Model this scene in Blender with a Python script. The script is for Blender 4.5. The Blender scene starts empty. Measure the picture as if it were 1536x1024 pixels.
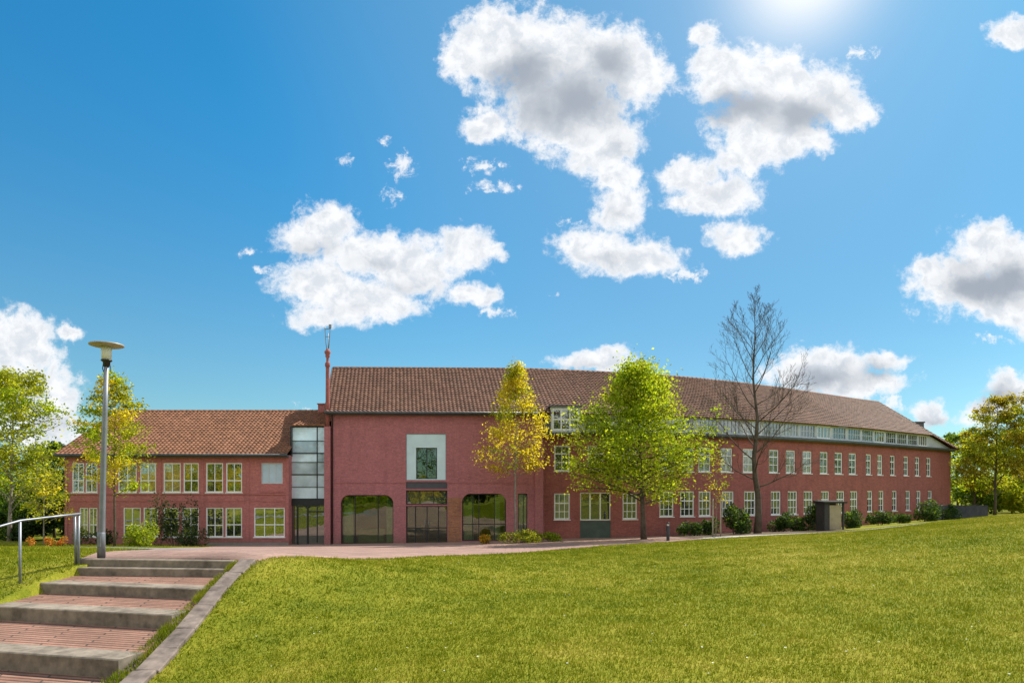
import bpy, math, random
import numpy as np
from mathutils import Vector

R = math.radians
S = bpy.context.scene
C = S.collection
random.seed(4)

# ------------------------------------------------------------------ camera, exposure
ZC = 3.3                       # eye height above the building's base level
F = 1000.0                     # focal length in photograph pixels
PX0, PY0 = 768.0, 735.0        # centre column and horizon row of the view
cam = bpy.data.cameras.new('camera')
cam.sensor_width = 36.0
cam.lens = 36.0 * F / 1536.0
cam.shift_y = (PY0 - 512.0) / 1536.0
cam.clip_start, cam.clip_end = 0.1, 6000.0
camo = bpy.data.objects.new('camera', cam)
C.objects.link(camo)
camo.location = (0, 0, ZC)
camo.rotation_euler = (R(90), 0, 0)
S.camera = camo
S.view_settings.view_transform = 'Standard'
S.view_settings.look = 'None'
S.view_settings.gamma = 1.0
S.view_settings.exposure = 0.55
S.cycles.max_bounces = 6
S.cycles.transparent_max_bounces = 6
S.cycles.use_denoising = True

# ------------------------------------------------------------------ sun
SUN_AZ, SUN_EL = R(55), R(48)       # to the right of the view, behind the building
sun_dir = Vector((math.sin(SUN_AZ) * math.cos(SUN_EL), math.cos(SUN_AZ) * math.cos(SUN_EL), math.sin(SUN_EL)))
sl = bpy.data.lights.new('sun', 'SUN')
sl.energy = 4.8
sl.angle = R(0.5)
sl.color = (1.0, 0.94, 0.84)
so = bpy.data.objects.new('sun', sl)
C.objects.link(so)
so.rotation_euler = (-sun_dir).to_track_quat('-Z', 'Y').to_euler()

# ------------------------------------------------------------------ world: sky with clouds
SKY_STRENGTH = 0.10
W = bpy.data.worlds.new('World')
S.world = W
W.use_nodes = True
wt = W.node_tree
wt.nodes.clear()


class NT:
    """small helper to write node trees"""
    def __init__(s, t): s.t = t; s.n = t.nodes; s.l = t.links
    def add(s, typ, **kw):
        n = s.n.new(typ)
        for k, v in kw.items(): setattr(n, k, v)
        return n
    def put(s, sock, v):
        if hasattr(v, 'is_linked') or isinstance(v, bpy.types.NodeSocket): s.l.new(v, sock)
        else: sock.default_value = v
    def m(s, op, a, b=None, c=None, clamp=False):
        n = s.add('ShaderNodeMath', operation=op, use_clamp=clamp)
        s.put(n.inputs[0], a)
        if b is not None: s.put(n.inputs[1], b)
        if c is not None: s.put(n.inputs[2], c)
        return n.outputs[0]
    def v(s, op, a, b=None, c=None, scale=None):
        n = s.add('ShaderNodeVectorMath', operation=op)
        s.put(n.inputs[0], a)
        if b is not None: s.put(n.inputs[1], b)
        if c is not None: s.put(n.inputs[2], c)
        if scale is not None: s.put(n.inputs['Scale'], scale)
        return n.outputs['Value'] if op in ('LENGTH', 'DOT_PRODUCT', 'DISTANCE') else n.outputs[0]
    def mix(s, f, a, b, blend='MIX'):
        n = s.add('ShaderNodeMix', data_type='RGBA', blend_type=blend)
        s.put(n.inputs[0], f); s.put(n.inputs[6], a); s.put(n.inputs[7], b)
        return n.outputs[2]
    def noise(s, vec, scale, detail=4, rough=0.55, dist=0.0, out=0):
        n = s.add('ShaderNodeTexNoise')
        if vec is not None: s.l.new(vec, n.inputs['Vector'])
        n.inputs['Scale'].default_value = scale; n.inputs['Detail'].default_value = detail
        n.inputs['Roughness'].default_value = rough; n.inputs['Distortion'].default_value = dist
        return n.outputs[out]
    def step(s, x, a, b):
        n = s.add('ShaderNodeMapRange', interpolation_type='SMOOTHSTEP')
        s.put(n.inputs[0], x); n.inputs[1].default_value = a; n.inputs[2].default_value = b
        n.inputs[3].default_value = 0; n.inputs[4].default_value = 1
        return n.outputs[0]
    def ramp(s, x, stops):
        n = s.add('ShaderNodeValToRGB')
        e = n.color_ramp.elements
        while len(e) < len(stops): e.new(0.5)
        for k, (p, c) in enumerate(stops):
            e[k].position = p; e[k].color = (*c, 1)
        s.put(n.inputs[0], x)
        return n.outputs[0]
    def sep(s, vec):
        n = s.add('ShaderNodeSeparateXYZ'); s.l.new(vec, n.inputs[0]); return n.outputs
    def comb(s, x, y, z=0.0):
        n = s.add('ShaderNodeCombineXYZ')
        s.put(n.inputs[0], x); s.put(n.inputs[1], y); s.put(n.inputs[2], z); return n.outputs[0]


w = NT(wt)
sky = w.add('ShaderNodeTexSky', sky_type='NISHITA', sun_disc=False, sun_elevation=SUN_EL, sun_rotation=SUN_AZ)
sky.air_density = 1.0; sky.dust_density = 0.6; sky.ozone_density = 3.0; sky.altitude = 0
tc = w.add('ShaderNodeTexCoord')
D = tc.outputs['Generated']
dx, dy, dz = w.sep(D)
hz_mix = w.step(dz, 0.02, 0.55)
tint = w.mix(1.0, sky.outputs[0], w.mix(hz_mix, (0.60, 0.86, 0.84, 1), (0.18, 0.94, 1.15, 1)), 'MULTIPLY')
gl = w.v('DOT_PRODUCT', D, tuple(Vector((0.442, 1.0, 0.80)).normalized()))
tint = w.mix(w.m('MULTIPLY', w.step(gl, 0.76, 0.97), 0.62), tint, (1.30, 2.85, 4.55, 1))
yc = w.m('MAXIMUM', dy, 0.05)
U = w.comb(w.m('MULTIPLY', w.m('DIVIDE', dx, yc), 10.0), w.m('MULTIPLY', w.m('DIVIDE', dz, yc), 10.0))   # gnomonic chart of the sky ahead
warp1 = w.v('SUBTRACT', w.noise(U, 0.55, 3, 0.5, 0, 1), (0.5, 0.5, 0.5))
warp2 = w.v('SUBTRACT', w.noise(U, 2.6, 5, 0.6, 0, 1), (0.5, 0.5, 0.5))
Q = w.v('ADD', U, w.v('ADD', w.v('SCALE', warp1, scale=0.55), w.v('SCALE', warp2, scale=0.32)))
clouds = [  # bearing and height of each puff (chart units x100), its radii, and how thick it is
    (740, 70, 62, 58, 1), (810, 85, 95, 62, 1), (905, 95, 88, 55, 1), (960, 112, 50, 48, .6), (845, 165, 95, 62, 1), (725, 180, 36, 28, .3), (690, 92, 36, 30, .2),
    (905, 215, 62, 52, .7), (925, 262, 42, 30, .5), (932, 310, 42, 38, .4), (895, 372, 66, 32, .5), (962, 385, 62, 30, .4), (1022, 408, 36, 13, 0), (852, 330, 16, 9, 0),
    (1060, 52, 27, 30, .2), (1066, 90, 28, 40, .2), (1085, 112, 46, 42, .7), (1150, 115, 70, 48, 1), (1215, 140, 75, 52, 1), (1268, 168, 46, 32, .3), (1150, 180, 72, 48, 1), (1195, 212, 56, 26, .5),
    (1118, 228, 48, 34, .4), (1040, 258, 48, 30, .4), (1078, 285, 62, 30, .5), (1030, 292, 34, 16, .2), (1105, 350, 42, 24, .2), (745, 286, 48, 10, 0), (725, 250, 30, 14, 0),
    (603, 245, 22, 20, 0), (594, 290, 13, 15, 0), (578, 208, 8, 8, 0), (520, 240, 12, 9, 0),
    (490, 340, 48, 38, .3), (450, 358, 40, 28, .3), (545, 378, 66, 42, .5), (610, 402, 80, 46, .5), (690, 378, 54, 32, .4), (742, 378, 32, 17, 0), (480, 425, 66, 34, .5),
    (540, 458, 88, 36, .5), (480, 482, 50, 20, .2), (705, 440, 46, 22, .2), (742, 466, 32, 11, 0), (400, 410, 14, 8, 0), (380, 376, 16, 8, 0),
    (25, 515, 58, 48, .3), (15, 580, 80, 66, .7), (80, 590, 46, 52, .6), (70, 645, 60, 40, .7), (105, 492, 34, 18, 0),
    (895, 545, 78, 17, .2), (918, 530, 32, 17, .2), (1230, 556, 82, 30, .7), (1325, 546, 48, 18, .3), (1295, 576, 80, 22, .6), (1340, 604, 24, 14, 0), (462, 612, 24, 9, 0),
    (1485, 375, 56, 46, .6), (1440, 432, 76, 48, 1), (1530, 420, 60, 66, 1), (1395, 405, 30, 22, .1), (1515, 476, 46, 24, .6), (1482, 510, 30, 9, 0),
    (1515, 48, 36, 24, .1), (1290, 70, 24, 12, 0), (1520, 588, 38, 28, .3), (1480, 620, 52, 20, .4), (1400, 622, 32, 18, .2), (832, 438, 12, 6, 0),
]
acc = None; puffs = None
for (cx, cy, rx, ry, k) in clouds:
    c = ((cx - PX0) / 100.0, (PY0 - cy) / 100.0, 0)
    big_ = min(1.0, 0.40 + min(rx, ry * 1.5) / 62.0); e_ = 1.20
    if min(rx, ry * 1.5) < 24: big_, e_ = 1.0, 1.55
    f = w.m('MULTIPLY_ADD', w.v('LENGTH', w.v('MULTIPLY', w.v('SUBTRACT', Q, c), (100.0 / rx / e_, 100.0 / ry / e_, 0))), -1.0, big_)
    if min(rx, ry * 1.5) < 24: puffs = f if puffs is None else w.m('MAXIMUM', puffs, f); continue
    acc = f if acc is None else w.m('SMOOTH_MAX', acc, f, 0.22)
# thick, shaded bellies of the larger clouds: bearing, height, radii, strength
bellies = [(775, 108, 78, 48, .9), (865, 150, 92, 60, 1), (910, 100, 56, 44, .8), (820, 170, 80, 36, .7), (925, 215, 40, 36, .35), (1115, 165, 76, 36, 1), (1190, 170, 72, 40, .9), (1240, 140, 40, 26, .4),
           (1475, 430, 74, 38, 1), (1525, 415, 54, 48, .9), (1450, 400, 50, 30, .5), (20, 590, 60, 52, .6), (70, 640, 50, 40, .55), (470, 372, 66, 22, .5), (560, 395, 70, 22, .5), (600, 430, 80, 24, .35), (700, 380, 36, 18, .35),
           (530, 470, 60, 18, .35), (1065, 278, 55, 22, .30), (910, 385, 70, 20, .35), (1240, 570, 84, 24, .7), (1320, 560, 44, 18, .6), (1500, 600, 46, 26, .7), (1400, 632, 34, 16, .5), (890, 552, 60, 10, .4), (930, 320, 34, 22, .3)]
thick = None
for (cx, cy, rx, ry, k) in bellies:
    c = ((cx - PX0) / 100.0, (PY0 - cy) / 100.0, 0)
    g = w.m('MULTIPLY', w.m('SUBTRACT', 1.15, w.v('LENGTH', w.v('MULTIPLY', w.v('SUBTRACT', Q, c), (100.0 / rx, 100.0 / ry, 0))), clamp=False), k)
    thick = g if thick is None else w.m('SMOOTH_MAX', thick, g, 0.5)
fb = w.noise(U, 2.3, 10, 0.66)
fine = w.noise(Q, 6.5, 8, 0.66)
edge = w.m('ADD', acc, w.m('ADD', w.m('MULTIPLY', w.m('SUBTRACT', fb, 0.50), 1.45), w.m('MULTIPLY', w.m('SUBTRACT', fine, 0.5), 0.75)))
ahead = w.m('MULTIPLY', w.step(edge, -0.06, 0.46), w.step(dy, 0.08, 0.2))
shred = w.m('ADD', puffs, w.m('ADD', w.m('MULTIPLY', w.m('SUBTRACT', fine, 0.5), 3.2), w.m('MULTIPLY', w.m('SUBTRACT', fb, 0.5), 2.0)))
ahead = w.m('MAXIMUM', ahead, w.m('MULTIPLY', w.m('MULTIPLY', w.step(shred, 0.30, 1.15), w.step(puffs, 0.0, 0.25)), 0.88))
# unseen clouds overhead and behind, added to brighten the shaded building front
fill_n = w.noise(D, 2.2, 7, 0.58)
rest = w.m('MULTIPLY', w.step(fill_n, 0.44, 0.56), w.m('SUBTRACT', 1.0, w.step(dy, -0.15, 0.12)))
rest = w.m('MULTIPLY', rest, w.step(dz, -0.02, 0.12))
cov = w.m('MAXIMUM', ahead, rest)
billow = w.noise(Q, 1.3, 4, 0.5)
shade = w.m('MULTIPLY', w.step(w.m('ADD', thick, w.m('MULTIPLY', w.m('SUBTRACT', billow, 0.5), 1.0)), 0.05, 0.95), w.step(dy, 0.05, 0.2))
sub = w.m('MULTIPLY', w.step(w.noise(Q, 3.6, 7, 0.62), 0.38, 0.66), w.step(edge, 0.18, 0.6))
lit = w.mix(sub, (6.75, 6.85, 7.0, 1), (5.0, 5.35, 5.8, 1))
ccol = w.mix(shade, lit, (2.65, 3.0, 3.5, 1))
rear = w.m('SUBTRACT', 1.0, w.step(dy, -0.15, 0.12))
ccol = w.mix(rear, ccol, (10.6, 10.3, 9.9, 1))  # unseen clouds behind made brighter, as fill light for the front walls
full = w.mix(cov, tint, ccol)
# sun glow painted into the sky colour, off the sun lamp's bearing
sun_glow = w.m('MULTIPLY', w.m('POWER', w.m('MAXIMUM', gl, 0.0), 420.0), 1.0)
sun_glow = w.m('ADD', sun_glow, w.m('MULTIPLY', w.m('POWER', w.m('MAXIMUM', gl, 0.0), 40.0), 0.14))
full = w.mix(w.m('MINIMUM', sun_glow, 1.0), full, (7.4, 7.5, 7.6, 1))
bg = w.add('ShaderNodeBackground')
w.l.new(full, bg.inputs[0]); bg.inputs[1].default_value = SKY_STRENGTH
wo = w.add('ShaderNodeOutputWorld')
w.l.new(bg.outputs[0], wo.inputs[0])
W.cycles.sampling_method = 'MANUAL'
W.cycles.sample_map_resolution = 512

# ------------------------------------------------------------------ general helpers


def XY(px, d): return ((px - PX0) / F * d, d)
def PT(px, py, d): return ((px - PX0) / F * d, d, ZC + (PY0 - py) / F * d)


class MB:
    """collects faces for one mesh object"""
    def __init__(s): s.v = []; s.f = []; s.uv = []; s.mi = []; s.sm = []
    def face(s, pts, uv=None, mi=0, smooth=False):
        b = len(s.v); s.v += [tuple(p) for p in pts]
        s.f.append(tuple(range(b, b + len(pts)))); s.mi.append(mi); s.sm.append(smooth)
        if uv is None:
            a, b2, c2 = Vector(pts[0]), Vector(pts[1]), Vector(pts[-1])
            n = (b2 - a).cross(c2 - a)
            ax = max(range(3), key=lambda i: abs(n[i]))
            ids = [(1, 2), (0, 2), (0, 1)][ax]
            uv = [(p[ids[0]], p[ids[1]]) for p in pts]
        s.uv += list(uv)
    def box(s, x0, x1, y0, y1, z0, z1, mi=0, ch=0.0):
        p = lambda x, y, z: (x, y, z)
        A = [p(x0, y0, z0), p(x1, y0, z0), p(x1, y1, z0), p(x0, y1, z0), p(x0, y0, z1), p(x1, y0, z1), p(x1, y1, z1), p(x0, y1, z1)]
        for q in ((0, 3, 2, 1), (4, 5, 6, 7), (0, 1, 5, 4), (1, 2, 6, 5), (2, 3, 7, 6), (3, 0, 4, 7)):
            s.face([A[i] for i in q], mi=mi)
    def hexa(s, bot, top, mi=0):
        n = len(bot)
        s.face(bot[::-1], mi=mi); s.face(top, mi=mi)
        for i in range(n):
            j = (i + 1) % n
            s.face([bot[i], bot[j], top[j], top[i]], mi=mi)
    def tube(s, pts, rad, sides=8, cap=True, mi=0):
        pts = [Vector(p) for p in pts]
        rings = []; prev = None
        for i, p in enumerate(pts):
            t = (pts[min(i + 1, len(pts) - 1)] - pts[max(i - 1, 0)])
            t = t.normalized() if t.length > 1e-9 else Vector((0, 0, 1))
            if prev is None: a = t.orthogonal().normalized()
            else:
                a = prev - t * prev.dot(t)
                a = a.normalized() if a.length > 1e-6 else t.orthogonal().normalized()
            prev = a; b = t.cross(a)
            r = rad[i] if hasattr(rad, '__len__') else rad
            base = len(s.v)
            for k in range(sides):
                an = 2 * math.pi * k / sides
                s.v.append(tuple(p + (a * math.cos(an) + b * math.sin(an)) * r))
            rings.append(base)
        L = 0
        for i in range(len(rings) - 1):
            seg = (pts[i + 1] - pts[i]).length
            for k in range(sides):
                k2 = (k + 1) % sides
                s.f.append((rings[i] + k, rings[i] + k2, rings[i + 1] + k2, rings[i + 1] + k)); s.mi.append(mi); s.sm.append(True)
                u0, u1 = k / sides * .3, (k + 1) / sides * .3
                s.uv += [(u0, L), (u1, L), (u1, L + seg), (u0, L + seg)]
            L += seg
        if cap:
            for r0, rev in ((rings[0], True), (rings[-1], False)):
                idx = list(range(r0, r0 + sides))
                if rev: idx = idx[::-1]
                s.f.append(tuple(idx)); s.mi.append(mi); s.sm.append(False)
                s.uv += [(0, 0)] * sides
    def lathe(s, cx, cy, prof, sides=20, mi=0):
        s.tube([(cx, cy, z) for (z, r) in prof], [r for (z, r) in prof], sides, True, mi)
    def mesh(s, name, mats):
        me = bpy.data.meshes.new(name)
        me.from_pydata(s.v, [], s.f)
        uvl = me.uv_layers.new(name='UVMap')
        uvl.data.foreach_set('uv', np.array(s.uv, dtype=np.float32).ravel())
        if not isinstance(mats, (list, tuple)): mats = [mats]
        for m in mats: me.materials.append(m)
        me.polygons.foreach_set('material_index', s.mi)
        me.polygons.foreach_set('use_smooth', s.sm)
        me.update()
        return me
    def build(s, name, mats, parent=None):
        return link(name, s.mesh(name, mats), parent)


def link(name, me, parent=None):
    o = bpy.data.objects.new(name, me)
    C.objects.link(o)
    if parent is not None: o.parent = parent
    return o


def np_mesh(name, verts, faces_n, mat, mat_idx=None, smooth=False, uv=None):
    """verts (N,3), faces are consecutive groups of faces_n vertices (or an explicit (M,k) index array)"""
    verts = np.asarray(verts, dtype=np.float32)
    if isinstance(faces_n, int): idx = np.arange(len(verts), dtype=np.int32).reshape(-1, faces_n)
    else: idx = np.asarray(faces_n, dtype=np.int32)
    me = bpy.data.meshes.new(name)
    me.vertices.add(len(verts)); me.vertices.foreach_set('co', verts.ravel())
    m, k = idx.shape
    me.loops.add(m * k); me.loops.foreach_set('vertex_index', idx.ravel())
    me.polygons.add(m)
    me.polygons.foreach_set('loop_start', np.arange(0, m * k, k, dtype=np.int32))
    for mt in (mat if isinstance(mat, (list, tuple)) else [mat]): me.materials.append(mt)
    if mat_idx is not None: me.polygons.foreach_set('material_index', np.asarray(mat_idx, dtype=np.int32))
    me.polygons.foreach_set('use_smooth', np.full(m, smooth, dtype=bool))
    if uv is not None:
        l = me.uv_layers.new(name='UVMap')
        l.data.foreach_set('uv', np.asarray(uv, dtype=np.float32)[idx.ravel()].ravel())
    me.update(); me.validate()
    return me


def tag(o, label=None, cat=None, group=None, kind=None):
    if label: o['label'] = label
    if cat: o['category'] = cat
    if group: o['group'] = group
    if kind: o['kind'] = kind
    return o


def empty(name, loc, rz=0.0):
    o = bpy.data.objects.new(name, None)
    C.objects.link(o); o.location = loc; o.rotation_euler = (0, 0, rz)
    o.empty_display_size = 0.2
    return o


def kids(o): return [c for c in C.objects if c.parent == o]


def copy_tree(o, parent=None):
    c = o.copy(); C.objects.link(c)
    if parent is not None: c.parent = parent
    for ch in kids(o): copy_tree(ch, c)
    return c


# ------------------------------------------------------------------ materials
def new_mat(name):
    m = bpy.data.materials.new(name); m.use_nodes = True
    t = NT(m.node_tree); t.n.clear()
    out = t.add('ShaderNodeOutputMaterial'); b = t.add('ShaderNodeBsdfPrincipled')
    t.l.new(b.outputs[0], out.inputs[0])
    return m, t, b, out


def bump(t, b, h, strength=0.3, dist=0.02):
    n = t.add('ShaderNodeBump'); n.inputs['Strength'].default_value = strength; n.inputs['Distance'].default_value = dist
    t.l.new(h, n.inputs['Height']); t.l.new(n.outputs[0], b.inputs['Normal'])


def plain(name, col, rough=0.6, metal=0.0, var=0.15, scale=6.0, bmp=0.1, spec=0.4):
    m, t, b, _ = new_mat(name)
    pos = t.add('ShaderNodeNewGeometry').outputs['Position']
    n = t.noise(pos, scale, 6, 0.6)
    n2 = t.noise(pos, scale * 0.22, 3, 0.5)
    f = t.m('ADD', t.m('MULTIPLY', n, 0.6), t.m('MULTIPLY', n2, 0.4))
    lo = tuple(c * (1 - var * 1.6) for c in col); hi = tuple(min(1, c * (1 + var * 1.6)) for c in col)
    t.l.new(t.ramp(f, [(0.3, lo), (0.7, hi)]), b.inputs['Base Color'])
    b.inputs['Roughness'].default_value = rough; b.inputs['Metallic'].default_value = metal
    b.inputs['Specular IOR Level'].default_value = spec
    if bmp: bump(t, b, n, bmp, 0.01)
    return m


def uvn(t):
    n = t.add('ShaderNodeUVMap'); n.uv_map = 'UVMap'; return n.outputs[0]


def brick_mat(name, c1, c2, mortar, bw=0.24, bh=0.075, ms=0.008, stain=0.5, contrast=1.0):
    m, t, b, _ = new_mat(name)
    uv = uvn(t)
    br = t.add('ShaderNodeTexBrick'); t.l.new(uv, br.inputs['Vector'])
    br.inputs['Scale'].default_value = 1.0; br.inputs['Brick Width'].default_value = bw; br.inputs['Row Height'].default_value = bh
    br.inputs['Mortar Size'].default_value = ms; br.inputs['Color1'].default_value = (*c1, 1); br.inputs['Color2'].default_value = (*c2, 1)
    br.inputs['Mortar'].default_value = (*mortar, 1); br.inputs['Bias'].default_value = -0.1
    n = t.noise(uv, 0.55, 6, 0.62); n2 = t.noise(uv, 9.0, 4, 0.6)
    streak = t.noise(t.v('MULTIPLY', uv, (2.2, 0.22, 1)), 1.0, 4, 0.6)
    st = t.m('ADD', t.m('MULTIPLY', n, 0.5), t.m('MULTIPLY', streak, 0.5))
    k = t.ramp(st, [(0.32, (1 - .42 * stain,) * 3), (0.52, (1, 1, 1)), (0.72, (1 + .22 * stain, 1 + .2 * stain, 1 + .2 * stain))])
    col = t.mix(1.0, br.outputs[0], k, 'MULTIPLY')
    vv = t.sep(uv)[1]
    splash = t.m('MULTIPLY', t.step(t.m('ADD', t.m('MULTIPLY', vv, -1.0), t.m('MULTIPLY', t.noise(t.v('MULTIPLY', uv, (1.0, 2.0, 1)), 1.3, 5, 0.65), 1.3)), 0.05, 0.75), 0.38)
    col = t.mix(splash, col, (0.12, 0.085, 0.065, 1))
    run = t.noise(t.v('MULTIPLY', uv, (3.4, 0.12, 1)), 1.0, 5, 0.65)
    col = t.mix(t.m('MULTIPLY', t.step(run, 0.58, 0.74), 0.22 * stain / 0.45), col, (0.16, 0.105, 0.095, 1))
    k2 = t.ramp(n2, [(0.3, (0.80, 0.80, 0.80)), (0.7, (1.18, 1.18, 1.18))])
    col = t.mix(1.0, col, k2, 'MULTIPLY')
    t.l.new(col, b.inputs['Base Color'])
    b.inputs['Roughness'].default_value = 0.88; b.inputs['Specular IOR Level'].default_value = 0.25
    h = t.m('ADD', t.m('MULTIPLY', br.outputs[1], -1.0), t.m('MULTIPLY', n2, 0.5))
    bump(t, b, h, 0.5, 0.012)
    return m


def tile_mat(name, cols):
    m, t, b, _ = new_mat(name)
    uv = uvn(t)
    cell = t.v('FLOOR', uv)
    wn = t.add('ShaderNodeTexWhiteNoise', noise_dimensions='2D'); t.l.new(cell, wn.inputs[0])
    n = t.noise(uv, 0.09, 5, 0.6); n3 = t.noise(uv, 2.2, 4, 0.6)
    f = t.m('ADD', t.m('MULTIPLY', wn.outputs[0], 0.42), t.m('MULTIPLY', n, 0.58))
    col = t.ramp(f, [(0.12, cols[0]), (0.45, cols[1]), (0.7, cols[2]), (0.92, cols[3])])
    col = t.mix(1.0, col, t.ramp(n3, [(0.3, (.72, .74, .72)), (0.65, (1.1, 1.1, 1.1))]), 'MULTIPLY')
    t.l.new(col, b.inputs['Base Color'])
    b.inputs['Roughness'].default_value = 0.72; b.inputs['Specular IOR Level'].default_value = 0.3
    bump(t, b, n3, 0.2, 0.01)
    return m


def leaf_mat(name, dark, mid, light, trans=0.5):
    m, t, b, out = new_mat(name)
    g = t.add('ShaderNodeNewGeometry')
    rnd = g.outputs['Random Per Island']
    n = t.noise(g.outputs['Position'], 0.7, 3, 0.5)
    f = t.m('ADD', t.m('MULTIPLY', rnd, 0.6), t.m('MULTIPLY', n, 0.4))
    col = t.ramp(f, [(0.15, dark), (0.5, mid), (0.85, light)])
    t.l.new(col, b.inputs['Base Color']); b.inputs['Roughness'].default_value = 0.55; b.inputs['Specular IOR Level'].default_value = 0.25
    tr = t.add('ShaderNodeBsdfTranslucent')
    t.l.new(t.mix(1.0, col, (1.45, 1.35, 0.75, 1), 'MULTIPLY'), tr.inputs[0])
    mx = t.add('ShaderNodeMixShader'); mx.inputs[0].default_value = trans
    t.l.new(b.outputs[0], mx.inputs[1]); t.l.new(tr.outputs[0], mx.inputs[2]); t.l.new(mx.outputs[0], out.inputs[0])
    return m


def glass_mat(name, inside, refl=0.42, tintc=(0.9, 0.95, 0.95), wav=0.02, curtains=0.0):
    m, t, b, out = new_mat(name)
    pos = t.add('ShaderNodeNewGeometry').outputs['Position']
    n = t.noise(pos, 0.8, 3, 0.5)
    oi = t.add('ShaderNodeObjectInfo').outputs['Random']
    f = t.m('ADD', t.m('MULTIPLY', n, 0.6), t.m('MULTIPLY', oi, 0.4))
    dk = t.ramp(f, [(0.3, tuple(c * .45 for c in inside)), (0.7, tuple(c * 1.5 for c in inside))])
    fold = t.noise(t.v('MULTIPLY', pos, (9, 9, .4)), 1.0, 3, 0.5)
    cur = t.ramp(fold, [(0.3, (.10, .10, .09)), (0.7, (.26, .26, .24))])
    t.l.new(t.mix(t.m('MULTIPLY', t.step(oi, 0.70, 0.74), curtains), dk, cur), b.inputs['Base Color'])
    b.inputs['Roughness'].default_value = 0.4; b.inputs['Specular IOR Level'].default_value = 0.2
    gl = t.add('ShaderNodeBsdfGlossy'); gl.inputs[0].default_value = (*tintc, 1); gl.inputs['Roughness'].default_value = 0.015
    bn = t.add('ShaderNodeBump'); bn.inputs['Strength'].default_value = 0.25; bn.inputs['Distance'].default_value = wav
    t.l.new(t.noise(pos, 1.1, 2, 0.5), bn.inputs['Height']); t.l.new(bn.outputs[0], gl.inputs['Normal'])
    mx = t.add('ShaderNodeMixShader'); mx.inputs[0].default_value = refl
    t.l.new(b.outputs[0], mx.inputs[1]); t.l.new(gl.outputs[0], mx.inputs[2]); t.l.new(mx.outputs[0], out.inputs[0])
    return m


M = {}
M['render_red'] = brick_mat('rough red wall', (0.45, 0.170, 0.175), (0.36, 0.132, 0.140), (0.36, 0.145, 0.148), 0.22, 0.075, 0.010, 0.45)
M['brick_red'] = brick_mat('red brick', (0.41, 0.125, 0.105), (0.29, 0.085, 0.074), (0.33, 0.15, 0.13), 0.24, 0.078, 0.010, 0.6)
M['brick_left'] = brick_mat('red brick of the low wing', (0.52, 0.180, 0.165), (0.42, 0.140, 0.130), (0.40, 0.17, 0.16), 0.24, 0.078, 0.009, 0.5)
M['brick_bare'] = brick_mat('weathered bare brick', (0.42, 0.17, 0.07), (0.27, 0.09, 0.06), (0.28, 0.17, 0.12), 0.26, 0.085, 0.014, 0.9)
M['tile_dark'] = tile_mat('brown clay tiles', [(.095, .046, .028), (.150, .070, .041), (.195, .094, .055), (.26, .14, .085)])
M['tile_orange'] = tile_mat('orange clay tiles', [(.15, .068, .036), (.235, .105, .054), (.29, .130, .068), (.36, .18, .10)])
M['white'] = plain('white window paint', (0.86, 0.86, 0.84), 0.45, 0, 0.04, 5, 0.03)
M['grey_frame'] = plain('weathered grey paint', (0.52, 0.55, 0.57), 0.5, 0, 0.12, 5, 0.05)
M['zinc'] = plain('dark zinc', (0.10, 0.105, 0.115), 0.45, 0.5, 0.2, 3, 0.05)
M['dark_frame'] = plain('dark anodised frame', (0.030, 0.032, 0.035), 0.4, 0.3, 0.15, 4, 0.03)
M['dark_band'] = plain('dark panel', (0.075, 0.075, 0.085), 0.5, 0.1, 0.1, 3, 0.03)
M['panel'] = plain('pale blue grey panel', (0.56, 0.71, 0.74), 0.35, 0, 0.08, 1.2, 0.03)
M['blind'] = plain('pale blind', (0.46, 0.58, 0.68), 0.5, 0, 0.08, 2.0, 0.03)
M['pane'] = glass_mat('window glass', (0.020, 0.026, 0.016), 0.40, curtains=0.5)
M['pane_wing'] = glass_mat('old window glass', (0.020, 0.024, 0.024), 0.22, curtains=0.8)
M['pane_big'] = glass_mat('shop window glass', (0.030, 0.040, 0.026), 0.24, wav=0.03)
def clear_glass(name, tintc, refl):
    m, t, b, out = new_mat(name)
    tr = t.add('ShaderNodeBsdfTransparent'); tr.inputs[0].default_value = (*tintc, 1)
    gl = t.add('ShaderNodeBsdfGlossy'); gl.inputs[0].default_value = (0.9, 0.95, 0.9, 1); gl.inputs['Roughness'].default_value = 0.015
    pos = t.add('ShaderNodeNewGeometry').outputs['Position']
    bn = t.add('ShaderNodeBump'); bn.inputs['Strength'].default_value = 0.25; bn.inputs['Distance'].default_value = 0.03
    t.l.new(t.noise(pos, 1.0, 2, 0.5), bn.inputs['Height']); t.l.new(bn.outputs[0], gl.inputs['Normal'])
    mx = t.add('ShaderNodeMixShader'); mx.inputs[0].default_value = refl
    t.l.new(tr.outputs[0], mx.inputs[1]); t.l.new(gl.outputs[0], mx.inputs[2]); t.l.new(mx.outputs[0], out.inputs[0])
    return m


M['pane_shop'] = clear_glass('tinted clear glass', (0.62, 0.72, 0.52), 0.13)
M['room'] = plain('ochre plaster', (0.34, 0.30, 0.15), 0.9, 0, 0.2, 1.0, 0.05)
M['room_floor'] = plain('brown floor', (0.16, 0.12, 0.08), 0.6, 0, 0.2, 2.0, 0.05)
M['curtain'] = plain('pale cloth', (0.42, 0.46, 0.44), 0.9, 0, 0.15, 3.0, 0.1)
M['pane_stair'] = glass_mat('frosted stair glass', (0.60, 0.73, 0.80), 0.16, (0.8, 0.9, 1.0))
M['steel'] = plain('galvanised steel', (0.24, 0.25, 0.27), 0.5, 0.6, 0.12, 8, 0.03)
M['lamp_white'] = plain('frosted lamp glass', (0.75, 0.75, 0.72), 0.3, 0, 0.04, 8, 0.0)
M['lamp_disc'] = plain('aged painted lamp disc', (0.36, 0.31, 0.24), 0.45, 0.2, 0.15, 7, 0.03)
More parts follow.
